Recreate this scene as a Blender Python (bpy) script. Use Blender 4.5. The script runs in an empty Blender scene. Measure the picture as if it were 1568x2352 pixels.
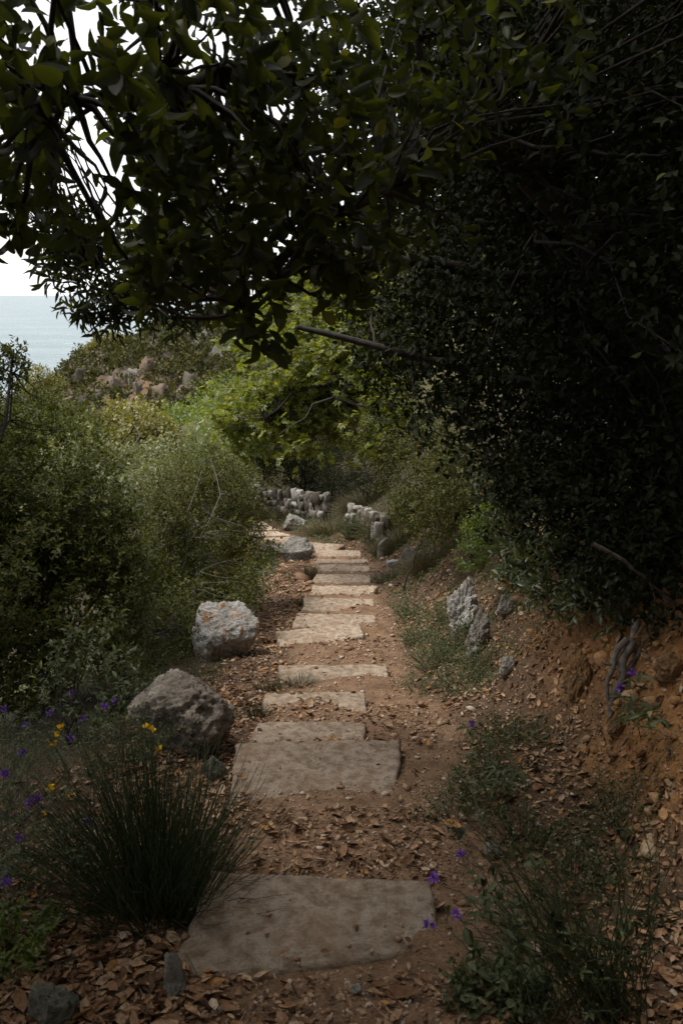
import bpy, bmesh, math, random
import numpy as np
from mathutils import Vector
R = math.radians
scene = bpy.context.scene
C = scene.collection
# ------------------------------------------------------------------ camera, world, sun, exposure
PITCH = 14.3
FPX = 30 / 36 * 1024
cam = bpy.data.cameras.new('camera'); camo = bpy.data.objects.new('camera', cam); C.objects.link(camo)
cam.sensor_fit = 'VERTICAL'; cam.sensor_height = 36; cam.lens = 30
cam.clip_start = 0.02; cam.clip_end = 300000
camo.location = (0, 0, 0); camo.rotation_euler = (R(90 - PITCH), 0, 0)
cam.dof.use_dof = True; cam.dof.focus_distance = 7.0; cam.dof.aperture_fstop = 8
scene.camera = camo
SUN_EL, SUN_AZ = 63, -92          # azimuth from +y, clockwise
world = bpy.data.worlds.new('World'); scene.world = world; world.use_nodes = True
wn = world.node_tree; wn.nodes.clear(); wl = wn.links
out = wn.nodes.new('ShaderNodeOutputWorld'); bg = wn.nodes.new('ShaderNodeBackground')
sky = wn.nodes.new('ShaderNodeTexSky'); sky.sky_type = 'NISHITA'; sky.sun_disc = False
sky.sun_elevation = R(SUN_EL); sky.sun_rotation = R(SUN_AZ)
tcw = wn.nodes.new('ShaderNodeTexCoord'); nzw = wn.nodes.new('ShaderNodeTexNoise')
nzw.inputs['Scale'].default_value = 2.2; nzw.inputs['Detail'].default_value = 5
mpw = wn.nodes.new('ShaderNodeMapping'); mpw.inputs['Scale'].default_value = (1, 1, 4)
wl.new(tcw.outputs['Generated'], mpw.inputs['Vector']); wl.new(mpw.outputs['Vector'], nzw.inputs['Vector'])
crw = wn.nodes.new('ShaderNodeValToRGB')
crw.color_ramp.elements[0].position = .3; crw.color_ramp.elements[0].color = (.80, .82, .84, 1)
crw.color_ramp.elements[1].position = .7; crw.color_ramp.elements[1].color = (1.0, .99, .98, 1)
wl.new(nzw.outputs['Fac'], crw.inputs['Fac'])
scw = wn.nodes.new('ShaderNodeVectorMath'); scw.operation = 'SCALE'; scw.inputs['Scale'].default_value = 9.0
wl.new(crw.outputs['Color'], scw.inputs[0])
mxw = wn.nodes.new('ShaderNodeMix'); mxw.data_type = 'RGBA'; mxw.inputs['Factor'].default_value = .9
wl.new(sky.outputs['Color'], mxw.inputs['A']); wl.new(scw.outputs[0], mxw.inputs['B'])
wl.new(mxw.outputs['Result'], bg.inputs['Color']); bg.inputs['Strength'].default_value = 0.09
wl.new(bg.outputs[0], out.inputs['Surface'])
sl = bpy.data.lights.new('sun', 'SUN'); so = bpy.data.objects.new('sun', sl); C.objects.link(so)
sl.energy = 2.0; sl.angle = R(24); sl.color = (1, .96, .90)
sv = Vector((math.sin(R(SUN_AZ)) * math.cos(R(SUN_EL)), math.cos(R(SUN_AZ)) * math.cos(R(SUN_EL)), math.sin(R(SUN_EL))))
so.rotation_euler = sv.to_track_quat('Z', 'Y').to_euler(); so.location = (-20, 10, 30)
scene.view_settings.view_transform = 'Standard'; scene.view_settings.look = 'None'
scene.view_settings.exposure = 1.12; scene.view_settings.gamma = 1; scene.view_settings.use_curve_mapping = False
scene.render.engine = 'CYCLES'
cy = scene.cycles
cy.max_bounces = 4; cy.diffuse_bounces = 2; cy.glossy_bounces = 2; cy.transmission_bounces = 2; cy.transparent_max_bounces = 4
cy.caustics_reflective = False; cy.caustics_refractive = False; cy.use_denoising = True; cy.denoiser = 'OPENIMAGEDENOISE'; cy.denoising_prefilter = 'NONE'; cy.denoising_input_passes = 'RGB_ALBEDO_NORMAL'
rng = np.random.default_rng(7)

# ------------------------------------------------------------------ numeric helpers
def hash3(ix, iy, iz, seed):
    h = (ix.astype(np.int64) * 374761393 + iy.astype(np.int64) * 668265263 + iz.astype(np.int64) * 2147483647 + seed * 1274126177) & 0xffffffff
    h = ((h ^ (h >> 13)) * 1274126177) & 0xffffffff
    h = ((h ^ (h >> 16)) * 2246822519) & 0xffffffff
    return ((h ^ (h >> 15)) & 0xffffff) / float(0xffffff)
def vnoise(p, seed=0):
    p = np.asarray(p, float); i = np.floor(p).astype(np.int64); f = p - i; f = f * f * (3 - 2 * f)
    r = 0
    for dx in (0, 1):
        wx = f[..., 0] if dx else 1 - f[..., 0]
        for dy in (0, 1):
            wy = f[..., 1] if dy else 1 - f[..., 1]
            for dz in (0, 1):
                wz = f[..., 2] if dz else 1 - f[..., 2]
                r = r + wx * wy * wz * hash3(i[..., 0] + dx, i[..., 1] + dy, i[..., 2] + dz, seed)
    return r * 2 - 1
def fbm(p, oct=4, seed=0, gain=.5):
    a, s, t = 1., 0, 0; p = np.asarray(p, float)
    for k in range(oct):
        s = s + a * vnoise(p, seed + k * 17); t += a; a *= gain; p = p * 2.03 + 11.3
    return s / t
def fbm2(x, y, oct=4, seed=0):
    return fbm(np.stack([x, y, np.full_like(x, .37)], -1), oct, seed)
def sstep(a, b, x):
    t = np.clip((x - a) / (b - a), 0, 1); return t * t * (3 - 2 * t)
def nrm(v):
    return v / np.maximum(np.linalg.norm(v, axis=-1, keepdims=True), 1e-9)
cp, sp = math.cos(R(PITCH)), math.sin(R(PITCH))
def ray(X, Y):        # X, Y in a 1568 x 2352 frame
    cx = (X * 682 / 1568 - 341) / FPX; cyy = -(Y * 682 / 1568 - 512) / FPX
    return np.array([cx, cp + cyy * sp, -sp + cyy * cp])
def at(X, Y, d):
    r = ray(X, Y); return r * (d / r[1])
def on_plane(X, Y, z):
    r = ray(X, Y); return r * (z / r[2])

# ------------------------------------------------------------------ steps: corners and levels
TD = [0, 2.58, 3.74, 5.81, 8.98, 12.2, 13.4, 17, 20]
TH = [1.70, 1.95, 2.12, 2.64, 3.25, 3.83, 3.98, 4.55, 5.0]
def step_z(X, Y):
    r = ray(X, Y); d = np.linspace(1.2, 20, 8000); z = r[2] / r[1] * d
    k = np.argmin(np.abs(z + np.interp(d, TD, TH))); return float(z[k])
# far-left, far-right, near-right, near-left
STEPS = [
 ((480, 1998), (992, 2024), (1010, 2180), (375, 2262), 'broad worn concrete step nearest the camera, dirt over its lower right corner'),
 ((545, 1703), (920, 1694), (906, 1842), (520, 1858), 'thick square concrete step with a crumbled dark right side, beyond the broom tussock'),
 ((595, 1656), (836, 1660), (850, 1712), (565, 1712), 'narrow concrete ledge right behind the thick square step, its right end under dirt'),
 ((608, 1592), (838, 1590), (842, 1640), (600, 1650), 'thin concrete step half buried under stone chips, beyond the brown boulder'),
 ((642, 1527), (890, 1527), (893, 1562), (640, 1592), 'straight concrete step with a tuft of grass at its left corner'),
 ((634, 1449), (826, 1430), (832, 1462), (640, 1500), 'skewed concrete step beside the lichen boulder, its front swallowed by dirt'),
 ((682, 1408), (858, 1413), (862, 1440), (672, 1442), 'wedge shaped concrete step directly above the skewed one'),
 ((699, 1371), (858, 1376), (860, 1405), (692, 1404), 'seventh full concrete step up from the photo bottom, dirt across its right third'),
 ((720, 1345), (866, 1346), (862, 1364), (716, 1367), 'pale concrete step whose right end tapers into the leaf litter'),
 ((722, 1318), (854, 1321), (850, 1339), (720, 1340), 'plain rectangular concrete step in the middle of the far flight'),
 ((726, 1297), (848, 1300), (846, 1313), (724, 1313), 'concrete step split by a crack across it in the far flight'),
 ((726, 1284), (846, 1286), (846, 1294), (724, 1294), 'very thin concrete step near the bottom of the far flight'),
 ((728, 1263), (828, 1265), (832, 1278), (726, 1279), 'last concrete step of the straight flight, right of the grey boulder'),
]
SL = []
for fl, fr, nr, nl, lab in STEPS:
    z = step_z((fl[0] + fr[0]) / 2, (fl[1] + fr[1]) / 2)
    q = [on_plane(*c, z) for c in (fl, fr, nr, nl)]
    SL.append([z, q, lab])
# lower flight that turns left
LOW = [((648, 1240), (790, 1252), (770, 1266), (640, 1258), -4.02, 'wide landing slab where the path bends left behind the grey boulder'),
       ((600, 1236), (672, 1233), (700, 1244), (612, 1248), -4.12, 'first pale slab after the bend, above the small rocks'),
       ((572, 1222), (642, 1220), (668, 1230), (576, 1233), -4.26, 'second pale slab after the bend in the path'),
       ((562, 1211), (622, 1209), (640, 1217), (564, 1219), -4.39, 'third pale slab after the bend in the path'),
       ((556, 1201), (602, 1199), (620, 1206), (556, 1208), -4.50, 'farthest visible slab where the path leaves behind the left bushes')]
for fl, fr, nr, nl, z, lab in LOW:
    SL.append([z, [on_plane(*c, z) for c in (fl, fr, nr, nl)], lab])
kn = [(0.0, -1.66), (1.3, -1.80)]
for z, q, lab in SL[:13]:
    yn = (q[2][1] + q[3][1]) / 2; yf = (q[0][1] + q[1][1]) / 2
    if yn <= kn[-1][0] + .04: yn = kn[-1][0] + .04
    kn.append((yn, z + (.012 if 3 < len(kn) < 12 else -.012))); kn.append((max(yf, yn + .03), z - (.08 if len(kn) < 12 else .11)))
for z, q, lab in SL[13:]:
    yf = (q[0][1] + q[1][1]) / 2; yn = max((q[2][1] + q[3][1]) / 2, kn[-1][0] + .05); kn.append((yn, z - .06)); kn.append((max(yf, yn + .05), z - .15))
kn += [(20, -5.0), (30, -7.0), (60, -13)]
KY = np.array([k[0] for k in kn]); KZ = np.array([k[1] for k in kn])
PY = [-100, 0, 12.0, 12.9, 13.7, 14.6, 15.8, 17.2, 18.5, 21, 26, 40]
PX = [0, 0, 0.0, -.12, -.45, -.95, -1.45, -1.85, -2.5, -4.5, -9, -20]
BUMPS = [((980, 2175), -1.99, .13, .035), ((835, 1402), -3.25, .22, .07), ((850, 1366), -3.32, .15, .05), ((850, 1432), -3.0, .2, .06), ((800, 1500), -2.83, .42, .09), ((850, 1585), -2.66, .22, .05), ((720, 1640), -2.5, .18, .05),
         ((850, 1665), -2.3, .15, .05), ((780, 1870), -2.15, .18, .03)]
BP = [(on_plane(c[0], c[1], z), r, h) for c, z, r, h in BUMPS]
CX = [-900, -400, 0, 110, 200, 300, 380, 480, 600, 760, 900, 1100, 1600]
CYY = [1060, 990, 935, 888, 824, 782, 748, 737, 690, 600, 545, 480, 420]
def H(x, y, detail=True):
    x = np.asarray(x, float); y = np.asarray(y, float)
    xc = np.interp(y, PY, PX); u = x - xc
    zk = np.interp(y, KY, KZ)
    zs = (np.interp(y - .35, KY, KZ) + np.interp(y + .35, KY, KZ) + np.interp(y, KY, KZ)) / 3 - .02
    w = sstep(.38, .60, np.abs(u)); z = zk * (1 - w) + zs * w
    e = np.interp(y, [0, 3, 6, 9, 12, 14, 16, 20], [.62, .55, .55, .50, .50, .65, 1.2, 2.3])
    s1 = np.interp(y, [0, 5, 7, 30], [.28, .30, .45, .6]); r1 = np.interp(y, [0, 5, 7], [.45, .48, .3])
    s2 = np.interp(y, [0, 5, 7, 12, 20], [1.5, 1.5, .95, .8, .7])
    wob = fbm2(x * .9, y * .9, 3, 5) * .18
    r = np.maximum(u - e + wob * sstep(0, .8, u - e), 0)
    bank = s1 * np.minimum(r, r1) + s2 * np.clip(r - r1, 0, 1.1) + .62 * np.clip(r - r1 - 1.1, 0, 60)
    z = z + bank
    l = np.maximum(-u - np.interp(y, [0, 4, 8, 30], [1.25, 1.05, .85, .8]), 0)
    z = z - (.10 * np.minimum(l, .8) + .42 * np.clip(l - .8, 0, 700))
    for p, rr, h in BP:
        z = z + h * np.exp(-((x - p[0]) ** 2 + (y - p[1]) ** 2) / (rr * rr))
    # far headland
    rad = np.hypot(x, y); az = np.arctan2(x, y)
    DX = (341 + FPX * np.tan(np.clip(az, -1.2, 1.2))) * 1568 / 682
    ce = -(R(PITCH) + np.arctan((np.interp(DX, CX, CYY) * 682 / 1568 - 512) / FPX))
    zf = -rad * math.tan(R(9.4)) - np.clip(rad - 40, 0, 22) * .10
    zc = 118 * np.tan(ce); t = sstep(60, 118, rad)
    zf = zf * (1 - t) + zc * t - np.maximum(rad - 118, 0) * .9
    wf = sstep(22, 42, rad) * sstep(1.05, .85, np.abs(az + .3))
    z = z * (1 - wf) + zf * wf
    if detail:
        n = fbm2(x * 7, y * 7, 4, 21) * .016 + fbm2(x * 1.7, y * 1.7, 3, 3) * .03
        n = n * np.where(np.abs(u) < .5, .6, 1.0)
        bk = sstep(.05, .8, bank) * sstep(20, 12, rad)
        n = n + bk * (np.abs(fbm2(x * 5, y * 3.3, 3, 40)) * .16 + fbm2(x * 14, y * 9, 3, 44) * .045 - .04)
        far = sstep(55, 75, rad)
        n = n + far * (np.abs(fbm2(x * .12, y * .10, 4, 60)) * 5 - .4 + fbm2(x * .5, y * .35, 3, 61) * 1.2)
        z = z + n
    return z
def ground(X, Y):
    r = ray(X, Y); d = np.geomspace(.8, 140, 6000); z = r[2] / r[1] * d; x = r[0] / r[1] * d
    below = z < H(x, d); k = int(np.argmax(below)) if below.any() else 3000
    return np.array([x[k], d[k], float(H(x[k:k + 1], d[k:k + 1])[0])])
def g(x, y):
    return np.array([x, y, float(H(np.array([x]), np.array([y]))[0])])
def inquad(x, y, q):
    s = np.ones_like(x, bool)
    for k in range(4):
        a, b = q[k], q[(k + 1) % 4]
        s &= ((b[0] - a[0]) * (y - a[1]) - (b[1] - a[1]) * (x - a[0])) <= 0
    return s
def top_z(x, y):
    z = H(x, y)
    for zz, q, _ in SL:
        z = np.where(inquad(x, y, q), np.maximum(z, zz + .003), z)
    return z

# ------------------------------------------------------------------ object helpers
def mesh_np(name, V, F, mat, parent=None, smooth=True, attr=None):
    me = bpy.data.meshes.new(name); V = np.asarray(V, np.float32)
    me.vertices.add(len(V)); me.vertices.foreach_set('co', V.ravel())
    if isinstance(F, np.ndarray): F = [F]
    F = [f for f in F if len(f)]
    idx = np.concatenate([f.ravel() for f in F]).astype(np.int32)
    tot = np.concatenate([np.full(len(f), f.shape[1]) for f in F]).astype(np.int32)
    st = np.concatenate([[0], np.cumsum(tot)[:-1]]).astype(np.int32)
    me.loops.add(len(idx)); me.loops.foreach_set('vertex_index', idx)
    me.polygons.add(len(tot)); me.polygons.foreach_set('loop_start', st); me.polygons.foreach_set('loop_total', tot)
    if smooth: me.polygons.foreach_set('use_smooth', np.ones(len(tot), bool))
    if attr:
        for k, v in attr.items():
            a = me.attributes.new(k, 'FLOAT_COLOR', 'POINT'); a.data.foreach_set('color', np.asarray(v, np.float32).ravel())
    me.update(calc_edges=True)
    me.materials.append(mat)
    o = bpy.data.objects.new(name, me); C.objects.link(o)
    if parent is not None:
        o.parent = parent; o.matrix_parent_inverse = parent.matrix_world.inverted() if False else o.matrix_parent_inverse
    return o
def tag(o, label=None, cat=None, group=None, kind=None):
    if label: o['label'] = label
    if cat: o['category'] = cat
    if group: o['group'] = group
    if kind: o['kind'] = kind
    return o
def thing(name, label, cat, group=None, loc=(0, 0, 0)):
    o = bpy.data.objects.new(name, None); o.empty_display_size = .1; C.objects.link(o); o.location = tuple(float(v) for v in loc)
    return tag(o, label, cat, group)
class Acc:
    def __init__(s): s.V, s.F, s.n = [], {}, 0
    def add(s, V, *Fs):
        V = np.asarray(V, float).reshape(-1, 3)
        for F in Fs:
            F = np.asarray(F)
            if len(F): s.F.setdefault(F.shape[1], []).append(F + s.n)
        s.V.append(V); s.n += len(V)
    def build(s, name, mat, parent=None, smooth=True, org=None):
        if not s.V: return None
        V = np.concatenate(s.V)
        if parent is not None: V = V - np.array(parent.location)
        elif org is not None: V = V - np.array(org)
        o = mesh_np(name, V, [np.concatenate(f) for f in s.F.values()], mat, parent, smooth)
        if org is not None and parent is None: o.location = tuple(float(v) for v in org)
        return o
def tube(acc, P, rad, sides=5):
    P = np.asarray(P, float); n = len(P); rad = np.broadcast_to(np.asarray(rad, float), (n,))
    T = nrm(np.gradient(P, axis=0)); ref = np.array([.3, .2, 1.]) if abs(T[0][2]) < .9 else np.array([1., .1, 0])
    A = nrm(np.cross(T, ref)); B = np.cross(T, A)
    an = np.linspace(0, 2 * np.pi, sides, endpoint=False)
    V = P[:, None] + rad[:, None, None] * (np.cos(an)[None, :, None] * A[:, None] + np.sin(an)[None, :, None] * B[:, None])
    i = np.arange(n - 1)[:, None] * sides; j = np.arange(sides)[None]; j2 = (j + 1) % sides
    F = np.stack([i + j, i + j2, i + sides + j2, i + sides + j], -1).reshape(-1, 4)
    acc.add(V.reshape(-1, 3), F)
def curve(a, b, bend, n=6, wob=.0, seed=0):
    a, b, bend = map(lambda v: np.asarray(v, float), (a, b, bend)); t = np.linspace(0, 1, n)[:, None]
    P = (1 - t) ** 2 * a + 2 * t * (1 - t) * ((a + b) / 2 + bend) + t * t * b
    if wob:
        r = np.random.default_rng(seed); w = r.normal(0, wob, (n, 3)); w[0] = 0; w[-1] = 0; P = P + w
    return P
# leaf templates: x along the leaf, y across, z out of the blade
def tmpl(xs, ws, fold=.18, droop=.12):
    V = [(0, 0, 0)]; F3, F4 = [], []
    for x, w in zip(xs, ws):
        z = -droop * x * x
        V += [(x, w, z + fold * w), (x, 0, z), (x, -w, z + fold * w)]
    V.append((1, 0, -droop)); n = len(xs); tip = 3 * n + 1
    F3 += [(0, 2, 1), (0, 3, 2), (tip, 3 * n - 2, 3 * n - 1), (tip, 3 * n - 1, 3 * n)]
    for k in range(n - 1):
        a = 1 + 3 * k; F4 += [(a, a + 1, a + 4, a + 3), (a + 1, a + 2, a + 5, a + 4)]
    return np.array(V, float), [np.array(F3)] + ([np.array(F4)] if F4 else [])
T_MED = tmpl([.25, .6], [.42, .46], .22, .16)
T_BIG = tmpl([.14, .38, .66, .88], [.3, .49, .46, .24], .25, .22)
T_BIGS = [T_BIG, tmpl([.14, .38, .66, .88], [.3, .49, .46, .24], .45, .5), tmpl([.16, .42, .70, .9], [.26, .42, .40, .2], .1, -.14), tmpl([.14, .38, .66, .88], [.34, .52, .40, .2], .3, .34)]
T_LAN = tmpl([.35, .7], [.5, .38], .25, .2)
T_DIA = (np.array([(0, 0, 0), (.5, .5, .1), (1, 0, -.06), (.5, -.5, .1)]), [np.array([(0, 2, 1), (0, 3, 2)])])
T_CURL = (np.array([(0, 0, .06), (.3, .40, .16), (.3, 0, .0), (.3, -.44, .10), (.68, .44, .20), (.68, 0, .05), (.68, -.38, .24), (1, .04, .24)]),
          [np.array([(0, 2, 1), (0, 3, 2), (7, 4, 5), (7, 5, 6)]), np.array([(1, 2, 5, 4), (2, 3, 6, 5)])])
def palmate():
    V, F, n = [], [], 0
    for a, L in ((-1.25, .6), (-.62, .85), (0, 1), (.62, .85), (1.25, .6)):
        v = T_DIA[0] * np.array([L, .34, 1]); c, s = math.cos(a), math.sin(a)
        v = np.stack([v[:, 0] * c - v[:, 1] * s, v[:, 0] * s + v[:, 1] * c, v[:, 2] - .12 * L * L], -1)
        V.append(v); F.append(T_DIA[1][0] + n); n += 4
    return np.concatenate(V), [np.concatenate(F)]
T_PALM = palmate()
def add_leaves(acc, P, D, N, L, W, T):
    if len(P) == 0: return
    V, Fs = T; D = nrm(D); N = nrm(N - D * (N * D).sum(1, keepdims=True)); B = np.cross(N, D)
    L = np.broadcast_to(np.asarray(L, float), (len(P),)); W = np.broadcast_to(np.asarray(W, float), (len(P),))
    X = P[:, None] + (V[None, :, 0:1] * L[:, None, None]) * D[:, None] + (V[None, :, 1:2] * W[:, None, None]) * B[:, None] + (V[None, :, 2:3] * L[:, None, None]) * N[:, None]
    off = (np.arange(len(P)) * len(V))[:, None, None]
    acc.add(X.reshape(-1, 3), *[(F[None] + off).reshape(-1, F.shape[1]) for F in Fs])

# ------------------------------------------------------------------ materials
def new_mat(name):
    m = bpy.data.materials.new(name); m.use_nodes = True; nt = m.node_tree; nt.nodes.clear()
    o = nt.nodes.new('ShaderNodeOutputMaterial'); return m, nt, o
def nd(nt, t, **kw):
    n = nt.nodes.new(t)
    for k, v in kw.items():
        if k in n.inputs: n.inputs[k].default_value = v
        else: setattr(n, k, v)
    return n
def ramp(nt, stops, fac=None, interp='LINEAR'):
    n = nt.nodes.new('ShaderNodeValToRGB'); cr = n.color_ramp; cr.interpolation = interp
    while len(cr.elements) < len(stops): cr.elements.new(.5)
    for e, (p, c) in zip(cr.elements, stops): e.position = p; e.color = (*c, 1) if len(c) == 3 else c
    if fac is not None: nt.links.new(fac, n.inputs['Fac'])
    return n
def leaf_mat(name, c1, c2, accent=None, pa=.97, tw=.3, tmul=1.4, rough=.42, spec=.5):
    m, nt, o = new_mat(name); g_ = nd(nt, 'ShaderNodeNewGeometry')
    st = [(0, c1), (.75, c2)]
    if accent: st += [(pa - .002, c2), (pa, accent)]
    cr = ramp(nt, st, g_.outputs['Random Per Island'])
    p = nd(nt, 'ShaderNodeBsdfPrincipled', Roughness=rough); p.inputs['Specular IOR Level'].default_value = spec
    nt.links.new(cr.outputs[0], p.inputs['Base Color'])
    t = nd(nt, 'ShaderNodeBsdfTranslucent'); sc = nd(nt, 'ShaderNodeMix', data_type='RGBA', blend_type='MULTIPLY'); sc.inputs['Factor'].default_value = 1
    nt.links.new(cr.outputs[0], sc.inputs['A']); sc.inputs['B'].default_value = (tmul * 1.25, tmul * 1.2, tmul * .4, 1)
    nt.links.new(sc.outputs['Result'], t.inputs['Color'])
    mx = nd(nt, 'ShaderNodeMixShader'); mx.inputs[0].default_value = tw
    nt.links.new(p.outputs[0], mx.inputs[1]); nt.links.new(t.outputs[0], mx.inputs[2]); nt.links.new(mx.outputs[0], o.inputs['Surface'])
    return m
def plain_mat(name, c1, c2, scale=20, rough=.85, bump=.3, spec=.3):
    m, nt, o = new_mat(name); tc = nd(nt, 'ShaderNodeTexCoord')
    n = nd(nt, 'ShaderNodeTexNoise', Scale=scale, Detail=6.); nt.links.new(tc.outputs['Object'], n.inputs['Vector'])
    cr = ramp(nt, [(.3, c1), (.7, c2)], n.outputs['Fac'])
    p = nd(nt, 'ShaderNodeBsdfPrincipled', Roughness=rough); p.inputs['Specular IOR Level'].default_value = spec
    nt.links.new(cr.outputs[0], p.inputs['Base Color'])
    if bump:
        b = nd(nt, 'ShaderNodeBump', Strength=bump, Distance=.01); nt.links.new(n.outputs['Fac'], b.inputs['Height']); nt.links.new(b.outputs[0], p.inputs['Normal'])
    nt.links.new(p.outputs[0], o.inputs['Surface']); return m
def random_mat(name, stops, rough=.8, spec=.25, tw=0):
    m, nt, o = new_mat(name); g_ = nd(nt, 'ShaderNodeNewGeometry'); cr = ramp(nt, stops, g_.outputs['Random Per Island'])
    n = nd(nt, 'ShaderNodeTexNoise', Scale=90., Detail=4.); tc = nd(nt, 'ShaderNodeTexCoord'); nt.links.new(tc.outputs['Object'], n.inputs['Vector'])
    mx = nd(nt, 'ShaderNodeMix', data_type='RGBA', blend_type='MULTIPLY'); mx.inputs['Factor'].default_value = 1
    cr2 = ramp(nt, [(.3, (.6, .58, .55)), (.65, (1.1, 1.08, 1.05))], n.outputs['Fac'])
    nt.links.new(cr.outputs[0], mx.inputs['A']); nt.links.new(cr2.outputs[0], mx.inputs['B'])
    p = nd(nt, 'ShaderNodeBsdfPrincipled', Roughness=rough); p.inputs['Specular IOR Level'].default_value = spec
    nt.links.new(mx.outputs['Result'], p.inputs['Base Color']); nt.links.new(p.outputs[0], o.inputs['Surface']); return m
def rock_mat(name, c1, c2, c3, lichen=None, lich_amt=.58, scale=1.):
    m, nt, o = new_mat(name); tc = nd(nt, 'ShaderNodeTexCoord')
    def noise(s, d=8., r=.6):
        n = nd(nt, 'ShaderNodeTexNoise', Scale=s * scale, Detail=d, Roughness=r); nt.links.new(tc.outputs['Object'], n.inputs['Vector']); return n
    n1, n2, n3 = noise(7.), noise(38., 6., .7), noise(13., 5., .65)
    cr = ramp(nt, [(.32, c1), (.5, c2), (.68, c3)], n1.outputs['Fac'])
    pit = ramp(nt, [(.36, (.45, .43, .40)), (.55, (1, 1, 1))], n2.outputs['Fac'])
    mx = nd(nt, 'ShaderNodeMix', data_type='RGBA', blend_type='MULTIPLY'); mx.inputs['Factor'].default_value = .8
    nt.links.new(cr.outputs[0], mx.inputs['A']); nt.links.new(pit.outputs[0], mx.inputs['B']); col = mx.outputs['Result']
    if lichen:
        lf = ramp(nt, [(lich_amt, (0, 0, 0)), (lich_amt + .05, (1, 1, 1))], n3.outputs['Fac'])
        m2 = nd(nt, 'ShaderNodeMix', data_type='RGBA'); nt.links.new(lf.outputs[0], m2.inputs['Factor'])
        nt.links.new(col, m2.inputs['A']); m2.inputs['B'].default_value = (*lichen, 1); col = m2.outputs['Result']
    p = nd(nt, 'ShaderNodeBsdfPrincipled', Roughness=.9); p.inputs['Specular IOR Level'].default_value = .2
    nt.links.new(col, p.inputs['Base Color'])
    ad = nd(nt, 'ShaderNodeMath', operation='ADD'); nt.links.new(n2.outputs['Fac'], ad.inputs[0]); nt.links.new(n3.outputs['Fac'], ad.inputs[1])
    b = nd(nt, 'ShaderNodeBump', Strength=1., Distance=.028 / scale); nt.links.new(ad.outputs[0], b.inputs['Height']); nt.links.new(b.outputs[0], p.inputs['Normal'])
    nt.links.new(p.outputs[0], o.inputs['Surface']); return m
def soil_mat():
    m, nt, o = new_mat('soil'); tc = nd(nt, 'ShaderNodeTexCoord'); at_ = nd(nt, 'ShaderNodeAttribute', attribute_name='soil')
    def noise(s, d=8., r=.6):
        n = nd(nt, 'ShaderNodeTexNoise', Scale=s, Detail=d, Roughness=r); nt.links.new(tc.outputs['Object'], n.inputs['Vector']); return n
    n1, n2 = noise(9.), noise(70., 6., .7)
    c1 = ramp(nt, [(.3, (.62, .6, .58)), (.7, (1.25, 1.25, 1.25))], n1.outputs['Fac']); c2 = ramp(nt, [(.35, (.6, .56, .52)), (.62, (1.15, 1.15, 1.15))], n2.outputs['Fac'])
    a = nd(nt, 'ShaderNodeMix', data_type='RGBA', blend_type='MULTIPLY'); a.inputs['Factor'].default_value = 1
    nt.links.new(at_.outputs['Color'], a.inputs['A']); nt.links.new(c1.outputs[0], a.inputs['B'])
    b = nd(nt, 'ShaderNodeMix', data_type='RGBA', blend_type='MULTIPLY'); b.inputs['Factor'].default_value = 1
    nt.links.new(a.outputs['Result'], b.inputs['A']); nt.links.new(c2.outputs[0], b.inputs['B'])
    # dried mud cracks, where the attribute's alpha asks for them
    wv = noise(12., 3.); vm = nd(nt, 'ShaderNodeVectorMath', operation='MULTIPLY_ADD'); vm.inputs[1].default_value = (.05, .05, .05)
    nt.links.new(wv.outputs['Color'], vm.inputs[0]); nt.links.new(tc.outputs['Object'], vm.inputs[2])
    vo = nd(nt, 'ShaderNodeTexVoronoi', feature='DISTANCE_TO_EDGE', Scale=19.); nt.links.new(vm.outputs[0], vo.inputs['Vector'])
    ck = ramp(nt, [(.0, (0, 0, 0)), (.035, (1, 1, 1))], vo.outputs['Distance'])
    inv = nd(nt, 'ShaderNodeMath', operation='SUBTRACT'); inv.inputs[0].default_value = 1.; nt.links.new(ck.outputs[0], inv.inputs[1])
    mk = nd(nt, 'ShaderNodeMath', operation='MULTIPLY'); nt.links.new(inv.outputs[0], mk.inputs[0]); nt.links.new(at_.outputs['Alpha'], mk.inputs[1])
    cm = nd(nt, 'ShaderNodeMix', data_type='RGBA'); nt.links.new(mk.outputs[0], cm.inputs['Factor']); nt.links.new(b.outputs['Result'], cm.inputs['A']); cm.inputs['B'].default_value = (.09, .05, .028, 1)
    p = nd(nt, 'ShaderNodeBsdfPrincipled', Roughness=.95); p.inputs['Specular IOR Level'].default_value = .15
    nt.links.new(cm.outputs['Result'], p.inputs['Base Color'])
    ad = nd(nt, 'ShaderNodeMath', operation='ADD'); nt.links.new(n1.outputs['Fac'], ad.inputs[0]); nt.links.new(n2.outputs['Fac'], ad.inputs[1])
    sb = nd(nt, 'ShaderNodeMath', operation='SUBTRACT'); nt.links.new(ad.outputs[0], sb.inputs[0]); nt.links.new(mk.outputs[0], sb.inputs[1])
    bm = nd(nt, 'ShaderNodeBump', Strength=.8, Distance=.012); nt.links.new(sb.outputs[0], bm.inputs['Height']); nt.links.new(bm.outputs[0], p.inputs['Normal'])
    nt.links.new(p.outputs[0], o.inputs['Surface']); return m
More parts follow.
